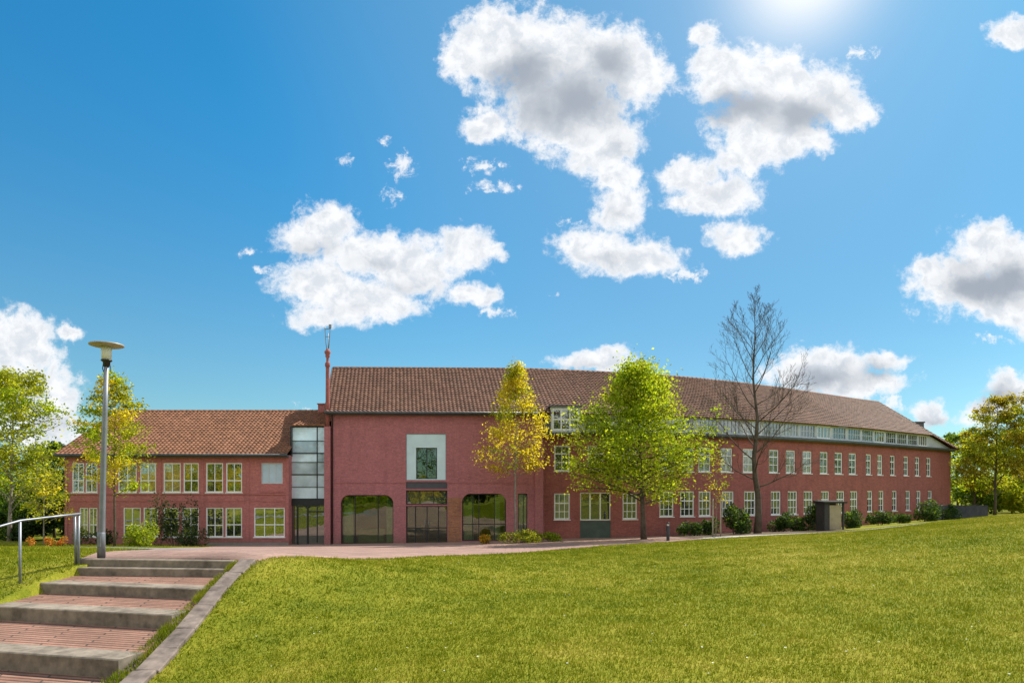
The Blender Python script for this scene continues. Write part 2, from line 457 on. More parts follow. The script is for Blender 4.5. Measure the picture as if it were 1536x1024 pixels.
M['concrete'] = plain('weathered concrete', (0.23, 0.188, 0.143), 0.9, 0, 0.36, 6, 0.25, 0.2)
M['slab'] = plain('kerb stone', (0.185, 0.145, 0.12), 0.9, 0, 0.42, 5, 0.5, 0.2)
M['bark'] = plain('grey brown bark', (0.100, 0.078, 0.058), 0.9, 0, 0.35, 9, 0.5, 0.15)
M['bark_pale'] = plain('pale bark', (0.26, 0.23, 0.19), 0.9, 0, 0.3, 9, 0.4, 0.15)
M['soil'] = plain('bare soil', (0.13, 0.095, 0.065), 0.95, 0, 0.35, 3, 0.5, 0.1)
M['wood_beige'] = plain('beige board', (0.36, 0.30, 0.19), 0.7, 0, 0.15, 3, 0.1)
M['dark_wood'] = plain('dark stained wood', (0.045, 0.042, 0.040), 0.7, 0, 0.25, 5, 0.15)
M['stake'] = plain('stake wood', (0.34, 0.30, 0.23), 0.85, 0, 0.2, 6, 0.2)
M['wall_grey'] = plain('grey garden wall', (0.055, 0.056, 0.062), 0.9, 0, 0.3, 2, 0.3)
M['leaf_green'] = leaf_mat('fresh green leaves', (0.15, 0.24, 0.010), (0.34, 0.44, 0.018), (0.52, 0.56, 0.032), .68)
M['leaf_yellow'] = leaf_mat('yellow spring leaves', (0.34, 0.28, 0.012), (0.58, 0.50, 0.024), (0.70, 0.62, 0.06), .68)
M['leaf_mix'] = leaf_mat('yellow green leaves', (0.16, 0.20, 0.012), (0.33, 0.37, 0.020), (0.50, 0.48, 0.04), .66)
M['leaf_bronze'] = leaf_mat('bronze spring leaves', (0.16, 0.135, 0.014), (0.31, 0.26, 0.022), (0.43, 0.365, 0.038), .6)
M['leaf_dark'] = leaf_mat('dark leaves', (0.016, 0.034, 0.010), (0.032, 0.066, 0.014), (0.060, 0.105, 0.020), 0.35)
M['leaf_wood'] = leaf_mat('wood leaves', (0.040, 0.090, 0.010), (0.10, 0.18, 0.016), (0.20, 0.28, 0.026))
M['leaf_bush'] = leaf_mat('bush leaves', (0.10, 0.13, 0.012), (0.20, 0.25, 0.022), (0.34, 0.38, 0.04), 0.4)
M['leaf_grey'] = leaf_mat('grey green leaves', (0.030, 0.045, 0.022), (0.055, 0.080, 0.036), (0.10, 0.12, 0.055), 0.35)
M['petal_orange'] = leaf_mat('orange petals', (0.45, 0.10, 0.015), (0.65, 0.20, 0.03), (0.75, 0.36, 0.06), 0.3)
M['petal_white'] = plain('white petals', (0.80, 0.80, 0.76), 0.6, 0, 0.03, 9, 0)


def paver_mat(name, c1, c2, mortar, bw, bh, ms, rot=0.0):
    m, t, b, _ = new_mat(name)
    uv = uvn(t)
    br = t.add('ShaderNodeTexBrick'); t.l.new(uv, br.inputs['Vector'])
    br.inputs['Scale'].default_value = 1.0; br.inputs['Brick Width'].default_value = bw; br.inputs['Row Height'].default_value = bh
    br.inputs['Mortar Size'].default_value = ms; br.inputs['Color1'].default_value = (*c1, 1); br.inputs['Color2'].default_value = (*c2, 1)
    br.inputs['Mortar'].default_value = (*mortar, 1)
    n = t.noise(uv, 0.7, 6, 0.65); n2 = t.noise(uv, 12.0, 4, 0.6)
    col = t.mix(1.0, br.outputs[0], t.ramp(n, [(0.3, (.72, .72, .72)), (0.7, (1.18, 1.15, 1.12))]), 'MULTIPLY')
    col = t.mix(1.0, col, t.ramp(n2, [(0.3, (.85, .85, .85)), (0.7, (1.1, 1.1, 1.1))]), 'MULTIPLY')
    t.l.new(col, b.inputs['Base Color']); b.inputs['Roughness'].default_value = 0.9; b.inputs['Specular IOR Level'].default_value = 0.2
    bump(t, b, t.m('ADD', t.m('MULTIPLY', br.outputs[1], -1.0), t.m('MULTIPLY', n2, 0.4)), 0.6, 0.015)
    return m


M['plaza'] = paver_mat('pink paving', (0.36, 0.235, 0.19), (0.31, 0.195, 0.16), (0.22, 0.155, 0.13), 0.6, 0.3, 0.012)
M['tread'] = paver_mat('red brick paving', (0.36, 0.195, 0.140), (0.28, 0.145, 0.105), (0.11, 0.075, 0.055), 1.6, 0.115, 0.020)
M['path'] = plain('pale gravel', (0.46, 0.42, 0.36), 0.95, 0, 0.15, 3, 0.3, 0.1)
M['asphalt'] = plain('grey path surface', (0.22, 0.215, 0.20), 0.95, 0, 0.15, 3, 0.2, 0.1)


def ground_mat():
    m, t, b, _ = new_mat('lawn')
    pos = t.add('ShaderNodeNewGeometry').outputs['Position']
    n1 = t.noise(pos, 0.16, 5, 0.6); n2 = t.noise(pos, 1.1, 6, 0.65); n3 = t.noise(pos, 14.0, 4, 0.6)
    f = t.m('ADD', t.m('ADD', t.m('MULTIPLY', n1, 0.35), t.m('MULTIPLY', n2, 0.35)), t.m('MULTIPLY', n3, 0.3))
    col = t.ramp(f, [(0.34, (0.080, 0.105, 0.008)), (0.46, (0.165, 0.180, 0.012)), (0.56, (0.25, 0.235, 0.022)), (0.66, (0.40, 0.33, 0.07))])
    t.l.new(col, b.inputs['Base Color']); b.inputs['Roughness'].default_value = 0.95; b.inputs['Specular IOR Level'].default_value = 0.1
    bump(t, b, t.m('ADD', n3, t.m('MULTIPLY', n2, 0.5)), 0.8, 0.06)
    return m


M['lawn'] = ground_mat()


def blade_mat():
    m, t, b, out = new_mat('grass blades')
    g = t.add('ShaderNodeNewGeometry')
    pos = g.outputs['Position']
    n1 = t.noise(pos, 0.16, 5, 0.6); n2 = t.noise(pos, 1.1, 6, 0.65)
    n3 = t.noise(pos, 4.2, 4, 0.6)
    f = t.m('ADD', t.m('ADD', t.m('MULTIPLY', n1, 0.30), t.m('MULTIPLY', n2, 0.34)), t.m('MULTIPLY', g.outputs['Random Per Island'], 0.16))
    f = t.m('ADD', f, t.m('MULTIPLY', n3, 0.20))
    px_ = t.sep(pos)[0]
    f = t.m('ADD', f, t.m('MULTIPLY', t.step(px_, -4, 12), 0.028))
    col = t.ramp(f, [(0.33, (0.060, 0.105, 0.004)), (0.45, (0.155, 0.200, 0.007)), (0.54, (0.27, 0.270, 0.013)), (0.66, (0.48, 0.41, 0.085))])
    t.l.new(col, b.inputs['Base Color']); b.inputs['Roughness'].default_value = 0.7; b.inputs['Specular IOR Level'].default_value = 0.05
    tr = t.add('ShaderNodeBsdfTranslucent'); t.l.new(col, tr.inputs[0])
    mx = t.add('ShaderNodeMixShader'); mx.inputs[0].default_value = 0.28
    t.l.new(b.outputs[0], mx.inputs[1]); t.l.new(tr.outputs[0], mx.inputs[2]); t.l.new(mx.outputs[0], out.inputs[0])
    return m


M['blade'] = blade_mat()

# ------------------------------------------------------------------ terrain
ctrl = np.array([  # x, y, height relative to the eye
    (0, -12, -1.9), (12, -8, -1.85), (-12, -8, -2.6), (0, 0, -1.92), (10, 0, -1.82), (-6.5, 1, -2.85), (-12, 3, -2.8),
    (-5.1, 7, -2.78), (-5.1, 9.2, -2.60), (-5.3, 11.2, -2.19), (-5.5, 12.6, -1.92), (-5.8, 14.3, -1.52),
    (-8, 7, -2.85), (-10.3, 9.9, -2.55), (-10.4, 12, -2.2), (-10.4, 13.3, -1.97), (-10.2, 14.4, -1.66), (-14, 11, -2.2), (-16, 14, -1.9),
    (-2.1, 7.7, -2.22), (0, 6.7, -1.95), (3.5, 6.5, -1.88), (-3.4, 12.9, -2.12), (0, 11, -2.12), (5, 10, -1.95), (0, 17, -2.3), (5, 20, -2.25),
    (10, 13, -1.86), (15, 18, -1.62), (19, 24, -1.40), (27.6, 36, -1.28), (18, 34, -2.08), (12, 27, -2.05),
    (-5.1, 19, -1.95), (-3.1, 24, -2.36), (0, 28, -2.64), (1.92, 31, -2.77), (4.85, 33, -2.72), (8, 34.5, -2.68), (10.5, 36, -2.64), (14, 37.5, -2.56), (19, 38.5, -2.42),
    (-9.8, 25, -2.24), (-12, 20, -1.86), (-12.3, 16, -1.70), (-21, 27, -2.36), (-17, 22, -1.95), (-18.4, 41.5, -3.45), (-28, 42, -3.4), (-32, 45, -3.5),
    (-14, 43, -3.52), (-6, 43, -3.42), (0, 43, -3.32), (3.3, 44.25, -3.24), (9, 45, -3.15), (15.7, 47.2, -3.02), (25.7, 52.7, -2.9), (33, 57, -2.75), (42, 64, -2.45),
    (15.4, 42, -2.74), (22, 44, -2.62), (32, 46, -1.95), (45, 55, -2.0), (-45, 30, -2.9), (-45, 60, -3.4), (0, 70, -3.2), (60, 70, -2.2), (70, 20, -1.6), (-60, 0, -3.0), (50, -20, -1.6), (0, -50, -2.2),
    (-50, -50, -2.8), (0, 110, -3.2), (-90, 90, -3.4), (100, 90, -2.4), (100, -50, -2.0), (-100, -50, -3.0)], dtype=float)


def _k(r): return np.where(r > 1e-9, r * r * np.log(np.maximum(r, 1e-9)), 0.0)


_n = len(ctrl)
_A = np.zeros((_n + 3, _n + 3))
_d = np.hypot(ctrl[:, None, 0] - ctrl[None, :, 0], ctrl[:, None, 1] - ctrl[None, :, 1])
_A[:_n, :_n] = _k(_d) + np.eye(_n) * 0.6
_A[:_n, _n] = 1; _A[:_n, _n + 1:] = ctrl[:, :2]; _A[_n, :_n] = 1; _A[_n + 1:, :_n] = ctrl[:, :2].T
_w = np.linalg.solve(_A, np.concatenate([ctrl[:, 2], np.zeros(3)]))


def ground(x, y):
    x = np.asarray(x, dtype=float); y = np.asarray(y, dtype=float)
    sh = x.shape; x = x.ravel(); y = y.ravel(); out = np.empty(len(x))
    for a in range(0, len(x), 40000):
        xs, ys = x[a:a + 40000], y[a:a + 40000]
        r = np.hypot(xs[:, None] - ctrl[None, :, 0], ys[:, None] - ctrl[None, :, 1])
        out[a:a + 40000] = _k(r) @ _w[:_n] + _w[_n] + xs * _w[_n + 1] + ys * _w[_n + 2]
    rr = np.hypot(x, y - 20); f = np.clip((rr - 75) / 45, 0, 1); f = f * f * (3 - 2 * f)
    out = out * (1 - f) + (-3.0) * f
    return (out + ZC).reshape(sh)


def gz(x, y): return float(ground(np.array([x]), np.array([y]))[0])


STAIR = [(-9.45, 7.0), (-5.25, 7.0), (-5.62, 12.5), (-5.75, 15.3), (-9.2, 15.3), (-9.25, 14.3), (-9.45, 13.3)]
PLAZA_PAIRS = [((-9.7, 14.75), (-18.4, 41.6)), ((-5.62, 14.42), (-14.3, 43.4)), ((-5.15, 19), (-11.9, 43.6)), ((-3.07, 24), (-7, 43.6)), ((0, 28), (-2, 43.6)),
               ((1.92, 31), (1.6, 43.9)), ((4.85, 33), (5, 45.0)), ((8, 34.5), (8.6, 45.4)), ((10.5, 36), (10.2, 45.8))]
PLAZA = [p[0] for p in PLAZA_PAIRS] + [p[1] for p in PLAZA_PAIRS[::-1]]


def inside(poly, x, y):
    res = np.zeros(x.shape, dtype=bool); n = len(poly)
    for i in range(n):
        x0, y0 = poly[i]; x1, y1 = poly[(i + 1) % n]
        if y0 == y1: continue
        c = ((y0 > y) != (y1 > y)) & (x < (x1 - x0) * (y - y0) / (y1 - y0) + x0)
        res ^= c
    return res


def axis(parts):
    o = []
    for a, b, s in parts: o += list(np.arange(a, b, s))
    return np.array(o + [parts[-1][1]])


gx = axis([(-2500, -400, 300), (-400, -120, 40), (-120, -40, 8), (-40, -14, 1.0), (-14, -3, 0.25), (-3, 30, 0.8), (30, 80, 4), (80, 400, 40), (400, 2500, 300)])
gy = axis([(-2500, -400, 300), (-400, -100, 50), (-100, -10, 10), (-10, 4, 1.5), (4, 20, 0.25), (20, 70, 0.9), (70, 160, 8), (160, 400, 40), (400, 2500, 300)])
GX, GY = np.meshgrid(gx, gy)
GZ = ground(GX, GY)
GZ = GZ - np.maximum(np.where(inside(STAIR, GX, GY), 0.45, 0.0), np.where(inside(PLAZA, GX, GY), 0.09, 0.0))
nx, ny = len(gx), len(gy)
ii = (np.arange(ny - 1)[:, None] * nx + np.arange(nx - 1)[None, :]).ravel()
o = link('ground', np_mesh('ground', np.stack([GX, GY, GZ], -1).reshape(-1, 3), np.stack([ii, ii + 1, ii + 1 + nx, ii + nx], 1), M['lawn'], smooth=True))
tag(o, 'yellow green lawn sloping up to the right in front of the school', 'lawn', kind='structure')


def strip(name, mat, pairs, lift, nu=10, nv=10, label=None, cat=None):
    P = []; n = len(pairs)
    for i in range(n - 1):
        (a0, b0), (a1, b1) = pairs[i], pairs[i + 1]
        for k in range(nu + (i == n - 2)):
            t = k / nu
            a = (a0[0] + (a1[0] - a0[0]) * t, a0[1] + (a1[1] - a0[1]) * t); b = (b0[0] + (b1[0] - b0[0]) * t, b0[1] + (b1[1] - b0[1]) * t)
            P.append([a] + [(a[0] + (b[0] - a[0]) * s / nv, a[1] + (b[1] - a[1]) * s / nv) for s in range(nv + 1)])
    P = np.array(P); z = ground(P[..., 0], P[..., 1]) + lift
    z[:, 0] -= 0.15
    V = np.concatenate([P, z[..., None]], -1).reshape(-1, 3)
    r, c = P.shape[:2]
    q = (np.arange(r - 1)[:, None] * c + np.arange(c - 1)[None, :]).ravel()
    o = link(name, np_mesh(name, V, np.stack([q, q + c, q + c + 1, q + 1], 1), mat, smooth=True, uv=V[:, :2]))
    return tag(o, label, cat, kind='structure')


strip('plaza', M['plaza'], PLAZA_PAIRS, 0.03, 8, 16, 'pinkish paved forecourt falling gently to the school entrance', 'plaza')
PATH = [((10.5, 36.0), (10.35, 38.2)), ((14.1, 37.0), (13.6, 38.6)), ((19.2, 37.6), (19.0, 38.6)), ((24, 38.6), (23.8, 39.2))]
strip('path', M['path'], PATH, 0.04, 10, 4, 'pale gravel path running along the top of the lawn', 'path')
BED = [((10.3, 38.3), (10.3, 45.6)), ((13.6, 38.7), (14, 46.6)), ((17, 39.2), (19, 49)), ((21.5, 41.5), (24, 51.6))]
strip('soil_bed', M['soil'], BED, 0.03, 8, 8, 'bare brown soil under the shrubs beside the long wing', 'soil bed')
FARP = [((-34, 26.2), (-34, 27.6)), ((-24, 26.0), (-24, 27.4)), ((-17, 25.0), (-17, 26.3)), ((-10.6, 22.5), (-11.5, 25))]
strip('footpath', M['asphalt'], FARP, 0.03, 8, 3, 'narrow grey footpath crossing the grass on the left', 'path')

# ------------------------------------------------------------------ steps and edging
steps = [  # left front, right front (x, y), top height, riser height  (heights relative to the eye)
    ((-9.50, 14.60), (-5.96, 14.22), -1.500, 0.165),
    ((-9.66, 14.38), (-6.00, 14.04), -1.660, 0.185),
    ((-10.0, 13.50), (-5.86, 12.57), -1.860, 0.215),
    ((-9.95, 12.22), (-5.74, 11.25), -2.100, 0.265),
    ((-9.80, 10.45), (-5.58, 9.46), -2.400, 0.290),
    ((-9.70, 8.80), (-5.42, 7.85), -2.720, 0.290),
]
step_words = ['topmost concrete step edge at the plaza', 'second concrete step edge from the top, close under the topmost', 'third concrete step edge from the top, by the near handrail post',
              'fourth concrete step edge from the top', 'fifth concrete step edge from the top, nearest one fully in view', 'lowest concrete step edge at the frame bottom']
nst = len(steps)
for i, (L, Rr, zt, h) in enumerate(steps):
    root = empty('step', (0, 0, 0))
    tag(root, step_words[i], 'step', 'concrete edged steps up to the plaza')
    a = Vector((L[0], L[1], ZC + zt)); b = Vector((Rr[0], Rr[1], ZC + zt))
    t = (b - a).normalized(); inn = Vector((-t.y, t.x, 0))
    dep = 0.16 if i == 0 else (0.20 if i == 1 else 0.46)
    mb = MB()
    n = 14; wob = [random.uniform(-.006, .006) for _ in range(n + 1)]
    c = 0.018
    for k in range(n):
        p0 = a.lerp(b, k / n); p1 = a.lerp(b, (k + 1) / n)
        up = Vector((0, 0, 1))
        q = lambda p, wv, off, dz: p + inn * off + up * dz + inn * wv
        w0, w1 = wob[k], wob[k + 1]
        mb.face([q(p0, w0, 0, -h - .1), q(p1, w1, 0, -h - .1), q(p1, w1, 0, -c), q(p0, w0, 0, -c)])
        mb.face([q(p0, w0, 0, -c), q(p1, w1, 0, -c), q(p1, w1, c, 0), q(p0, w0, c, 0)])
        mb.face([q(p0, w0, c, 0), q(p1, w1, c, 0), q(p1, 0, dep, 0), q(p0, 0, dep, 0)])
    for p, w0, s in ((a, wob[0], -1), (b, wob[-1], 1)):
        fc = [q(p, w0, 0, -h - .1), q(p, 0, dep, -h - .1), q(p, 0, dep, 0), q(p, w0, c, 0), q(p, w0, 0, -c)]
        mb.face(fc if s > 0 else fc[::-1])
    mb.build('edge_block', M['concrete'], root)
    # brick tread running back to the foot of the next riser
    if i > 0:
        L2, R2, z2, h2 = steps[i - 1]
        zb = ZC + z2 - h2 + 0.02
        a2 = Vector((L2[0], L2[1], zb)); b2 = Vector((R2[0], R2[1], zb))
        A0 = a + inn * dep + Vector((0, 0, -.004)); B0 = b + inn * dep + Vector((0, 0, -.004))
        A0 = A0 + t * (0.02 if i > 1 else 0)
        a2 = a2 + Vector((0, .04, 0)); b2 = b2 + Vector((0, .04, 0))
        tm = MB(); m_ = 12
        for k in range(m_):
            f0, f1 = k / m_, (k + 1) / m_
            v0, v1, v2, v3 = A0.lerp(B0, f0), A0.lerp(B0, f1), a2.lerp(b2, f1), a2.lerp(b2, f0)
            ln = (B0 - A0).length; dp = (v3 - v0).length
            tm.face([v0, v1, v2, v3], uv=[(f0 * ln, 0), (f1 * ln, 0), (f1 * ln, dp), (f0 * ln, dp)])
        # side of the fill so nothing shows through
        dn = Vector((0, 0, -.5))
        tm.face([B0, B0 + dn, b2 + dn, b2]); tm.face([A0 + dn, A0, a2, a2 + dn])
        tm.build('tread', M['tread'], root)

edge_in = [(14.42, -5.90), (12.5, -5.70), (11.2, -5.47), (9.05, -5.27), (7.2, -5.12)]
edge_out = [(14.42, -5.56), (12.5, -5.40), (11.2, -5.15), (9.05, -4.93), (7.2, -4.80)]
edge_z = [(14.42, -1.50), (12.5, -1.905), (11.2, -2.165), (9.05, -2.585), (7.2, -2.80)]


def lin(tab, y):
    tab = sorted(tab)
    return float(np.interp(y, [p[0] for p in tab], [p[1] for p in tab]))


yy = 14.42; k = 0
while yy > 7.3:
    ln = random.uniform(0.72, 1.02); y1 = max(yy - ln, 7.2)
    mb = MB()
    g = 0.012; dz = random.uniform(-.012, .014); tilt = random.uniform(-.012, .012)
    xa, xb = lin(edge_in, yy - g), lin(edge_out, yy - g); xc, xd = lin(edge_in, y1 + g), lin(edge_out, y1 + g)
    jx = random.uniform(-.02, .02)
    za, zb2 = ZC + lin(edge_z, yy) + dz + .03, ZC + lin(edge_z, y1) + dz + .03
    top = [(xc + jx, y1 + g, zb2 - tilt), (xd + jx, y1 + g, zb2 + tilt), (xb + jx, yy - g, za + tilt), (xa + jx, yy - g, za - tilt)]
    ch = .015
    cxm = sum(p[0] for p in top) / 4; cym = sum(p[1] for p in top) / 4
    ins = [(p[0] + (ch if p[0] < cxm else -ch), p[1] + (ch if p[1] < cym else -ch), p[2]) for p in top]
    low = [(p[0], p[1], p[2] - ch) for p in top]; bot = [(p[0], p[1], p[2] - .3) for p in top]
    mb.face(ins)
    for q_ in range(4):
        r_ = (q_ + 1) % 4
        mb.face([low[q_], low[r_], ins[r_], ins[q_]]); mb.face([bot[q_], bot[r_], low[r_], low[q_]])
    o = mb.build('kerb_slab', M['slab'])
    tag(o, 'worn flat stone slab, number %d of the edging counted down from the plaza, between steps and lawn' % (k + 1), 'kerb slab', 'stone slabs edging the steps')
    yy = y1; k += 1


# ------------------------------------------------------------------ walls, windows, roofs
def wall_panel(mb, p0, p1, z0, z1, ops, depth=0.16, u_off=0.0, thick_back=False, mi=0):
    """vertical wall quad field from p0 to p1 with rectangular openings (u0, u1, z0, z1) and their reveals; the outside is on the right-hand side of p0->p1 turned to -y"""
    p0 = Vector((p0[0], p0[1], 0)); p1 = Vector((p1[0], p1[1], 0))
    L = (p1 - p0).length; t = (p1 - p0) / L; inn = Vector((-t.y, t.x, 0))
    us = sorted({0.0, L, *[o[0] for o in ops], *[o[1] for o in ops]}); zs = sorted({z0, z1, *[o[2] for o in ops], *[o[3] for o in ops]})
    P = lambda u, z, off=0.0: tuple(p0 + t * u + inn * off + Vector((0, 0, z)))
    for i in range(len(us) - 1):
        for j in range(len(zs) - 1):
            um, zm = (us[i] + us[i + 1]) / 2, (zs[j] + zs[j + 1]) / 2
            if any(o[0] < um < o[1] and o[2] < zm < o[3] for o in ops): continue
            a, b, c, d = us[i], us[i + 1], zs[j], zs[j + 1]
            mb.face([P(a, c), P(b, c), P(b, d), P(a, d)], uv=[(a + u_off, c), (b + u_off, c), (b + u_off, d), (a + u_off, d)], mi=mi)
    for o in ops:
        a, b, c, d = o[:4]
        for (q0, q1) in (((a, c), (b, c)), ((b, c), (b, d)), ((b, d), (a, d)), ((a, d), (a, c))):
            pts = [P(*q0), P(*q0, depth), P(*q1, depth), P(*q1)]
            uv = [(q0[0] + q0[1] * .0 + u_off, q0[1]), (q0[0] + depth + u_off, q0[1]), (q1[0] + depth + u_off, q1[1] + depth * .5), (q1[0] + u_off, q1[1])]
            mb.face(pts, uv=uv, mi=mi)
    return p0, t, inn, L


WIN = {}


def window_mesh(w_, h_, cols, rows, trans, fw, bar, fmat, pmat, key, sill=True, y0=0.06):
    """returns (frame mesh, pane mesh, sill mesh) with the origin at the bottom centre on the wall plane, inward = +y.  trans: heights (share) of heavy transoms; rows: heights of thin bars"""
    if key in WIN: return WIN[key]
    mb = MB(); x0, x1 = -w_ / 2, w_ / 2
    mb.box(x0, x0 + fw, y0, y0 + .08, 0, h_); mb.box(x1 - fw, x1, y0, y0 + .08, 0, h_)
    mb.box(x0 + fw, x1 - fw, y0, y0 + .08, 0, fw); mb.box(x0 + fw, x1 - fw, y0, y0 + .08, h_ - fw, h_)
    for k in range(1, cols):
        x = x0 + (x1 - x0) * k / cols
        mb.box(x - bar / 2, x + bar / 2, y0 + .012, y0 + .07, fw, h_ - fw)
    for tr in trans:
        mb.box(x0 + fw, x1 - fw, y0 + .006, y0 + .075, h_ * tr - fw * .45, h_ * tr + fw * .45)
    for r in rows:
        mb.box(x0 + fw, x1 - fw, y0 + .016, y0 + .066, h_ * r - bar / 2, h_ * r + bar / 2)
    fm = mb.mesh('window', fmat)
    pb = MB(); pb.box(x0 + .01, x1 - .01, y0 + .04, y0 + .055, .01, h_ - .01)
    pm = pb.mesh('pane', pmat)
    sm = None
    if sill:
        sb = MB(); sb.box(x0 - .05, x1 + .05, -.06, y0 + .03, -.055, -.003); sm = sb.mesh('sill', fmat)
    WIN[key] = (fm, pm, sm)
    return WIN[key]


def put_window(parent, meshes, pos, ang, name='window', pname='pane'):
    f = link(name, meshes[0], parent); f.location = pos; f.rotation_euler = (0, 0, ang)
    link(pname, meshes[1], f)
    if meshes[2]: link('sill', meshes[2], f)
    return f


def tile_patch(V, Fc, UV, A, B, Cc, Dd, tw=0.27, th=0.33, amp=0.050, stepz=0.05, u0=0, n=None, m=None):
    """clay tiles on the bilinear patch A (eave start), B (eave end), Cc (ridge end), Dd (ridge start)"""
    A, B, Cc, Dd = [np.array(p, float) for p in (A, B, Cc, Dd)]
    Lu = (np.linalg.norm(B - A) + np.linalg.norm(Cc - Dd)) / 2; Lv = (np.linalg.norm(Dd - A) + np.linalg.norm(Cc - B)) / 2
    n = n or max(1, round(Lu / tw)); m = m or max(1, round(Lv / th))
    nrm = np.cross(B - A, Dd - A); nrm /= np.linalg.norm(nrm)
    sp = np.array([0, .2, .4, .6, .8]); hp = np.array([0.1, 0.75, 1.0, 0.62, 0.0])
    us = np.concatenate([(k + sp) / n for k in range(n)] + [[1.0]]); hs = np.concatenate([hp] * n + [[0.1]])
    uid = np.concatenate([k + sp for k in range(n)] + [[n - 1e-3]]) + u0
    rng = np.random.default_rng(int(abs(A[0] * 100)) + 7)
    base = len(V)
    rows = []
    for j in range(m):
        for (f, lift, vv) in ((0.0, stepz, j + .02), (1.0, 0.0, j + .98)):
            v = (j + f) / m
            jit = rng.normal(0, .004, n).repeat(5); jit = np.append(jit, jit[-1])
            P = ((A[None] * (1 - us[:, None]) + B[None] * us[:, None]) * (1 - v) + (Dd[None] * (1 - us[:, None]) + Cc[None] * us[:, None]) * v)
            P = P + nrm[None] * (hs * amp + lift + jit)[:, None]
            rows.append(len(V)); V.extend(P.tolist()); UV.extend(np.stack([uid, np.full(len(uid), vv)], 1).tolist())
    c = len(us)
    for r in range(len(rows) - 1):
        a0, b0 = rows[r], rows[r + 1]
        for k in range(c - 1): Fc.append((a0 + k, a0 + k + 1, b0 + k + 1, b0 + k))
    # front edge of the lowest course
    lowest = rows[0]; r = len(V)
    P = A[None] * (1 - us[:, None]) + B[None] * us[:, None] - nrm[None] * .02
    V.extend(P.tolist()); UV.extend(np.stack([uid, np.full(len(uid), .01)], 1).tolist())
    for k in range(c - 1): Fc.append((r + k, r + k + 1, lowest + k + 1, lowest + k))
    return u0 + n


# ---------- main building: entrance block and the long curved wing
main = empty('school_building', (0, 43, 0))
tag(main, 'tall red school block with dark brown tiled roof, entrance doors and long many-windowed wing', 'building')
ORG = Vector((0, 43, 0))


def P_(o):  # parts are built in world coordinates, then hung under the root
    o.matrix_parent_inverse = o.parent.matrix_basis.inverted() if False else o.matrix_parent_inverse
    return o


def under(o, root):
    o.parent = root
    o.location = Vector(o.location) - Vector(root.location)
    return o


def wing_d(px): return 1000.0 / (22.6 * math.cos((px - 843) / 726.0))


GND = -0.9
EAVE, RIDGE = 8.30, 12.40
C0, C1 = XY(497, 43.0), XY(804, 43.5)
wing_px = [816, 922, 1044, 1145, 1224, 1292, 1426]
Wp = [XY(p, wing_d(p)) for p in wing_px]


def hit(px, a, b):
    """where the plan ray of column px meets segment a-b: distance along it"""
    s = (px - PX0) / F
    dx_, dy_ = b[0] - a[0], b[1] - a[1]
    t = (s * a[1] - a[0]) / (dx_ - s * dy_)
    return t * math.hypot(dx_, dy_)


# entrance block front
u = lambda px: hit(px, C0, C1)
CL = math.dist(C0, C1); cang = math.atan2(C1[1] - C0[1], C1[0] - C0[0])
zc = lambda py, d=43.2: ZC + (PY0 - py) / F * d
front_ops = {
    'arch_l': (u(511), u(590), GND, zc(742)), 'door': (u(609), u(671), GND, zc(758.5)), 'transom': (u(609), u(671), zc(756.5), zc(735)),
    'panel': (u(609), u(669), zc(720), zc(650)), 'arch_r': (u(693), u(759), zc(811), zc(740)), 'slit': (u(777), u(791), zc(800), zc(740)),
    'band': (u(609), u(671), zc(732.5), zc(722.5)),
}
fl = MB()
ops = [front_ops[k] for k in front_ops]
wall_panel(fl, C0, C1, GND, EAVE - .02, ops, 0.30)
t0 = Vector((math.cos(cang), math.sin(cang), 0)); in0 = Vector((-t0.y, t0.x, 0)); o0 = Vector((C0[0], C0[1], 0))
FP = lambda uu, z, off=0.0: tuple(o0 + t0 * uu + in0 * off + Vector((0, 0, z)))
for key in ('arch_l', 'arch_r'):     # rounded upper corners
    a, b, c, d = front_ops[key]; r = 0.55; N = 7
    for (cx, sx, crn) in ((a + r, -1, a), (b - r, 1, b)):
        arc = [(cx + sx * r * math.sin(q * math.pi / 2 / N), d - r + r * math.cos(q * math.pi / 2 / N)) for q in range(N + 1)]
        for q in range(N):
            p, p2 = arc[q], arc[q + 1]
            tri = [FP(crn, d), FP(*p), FP(*p2)] if sx < 0 else [FP(crn, d), FP(*p2), FP(*p)]
            fl.face(tri, uv=[(crn, d), p, p2] if sx < 0 else [(crn, d), p2, p])
            fl.face([FP(*p), FP(*p, .3), FP(*p2, .3), FP(*p2)], uv=[p, (p[0], p[1] + .3), (p2[0], p2[1] + .3), p2])
# returns at the right: step back to the wing
wall_panel(fl, C1, Wp[0], GND, EAVE - .02, [], 0.1, 20)
# left end and its gable
bk = lambda p, n=14.0: (p[0] - math.sin(0) * n, p[1] + n)
wall_panel(fl, (C0[0], C0[1] + 13.6), C0, GND, EAVE - .02, [], 0.1, 40)
gab = [(C0[0], C0[1], EAVE - .02), (C0[0] - 1.15, C0[1] + 6.8, RIDGE - .2), (C0[0], C0[1] + 13.6, EAVE - .02)]
fl.face(gab[::-1], uv=[(p[1], p[2]) for p in gab[::-1]])
mo = fl.build('front_wall', M['render_red']); under(mo, main)

# bare brick patch beside the door
bp = MB(); a, b = u(672), u(692)
bp.face([FP(a, -.3, -.004), FP(b, -.3, -.004), FP(b, zc(746), -.004), FP(a, zc(746), -.004)], uv=[(a, -.3), (b, -.3), (b, 3), (a, 3)])
bp.face([FP(a, zc(746), -.004), FP(b, zc(746), -.004), FP(b, zc(746), .0), FP(a, zc(746), .0)])
under(bp.build('brick_pier', M['brick_bare']), main)
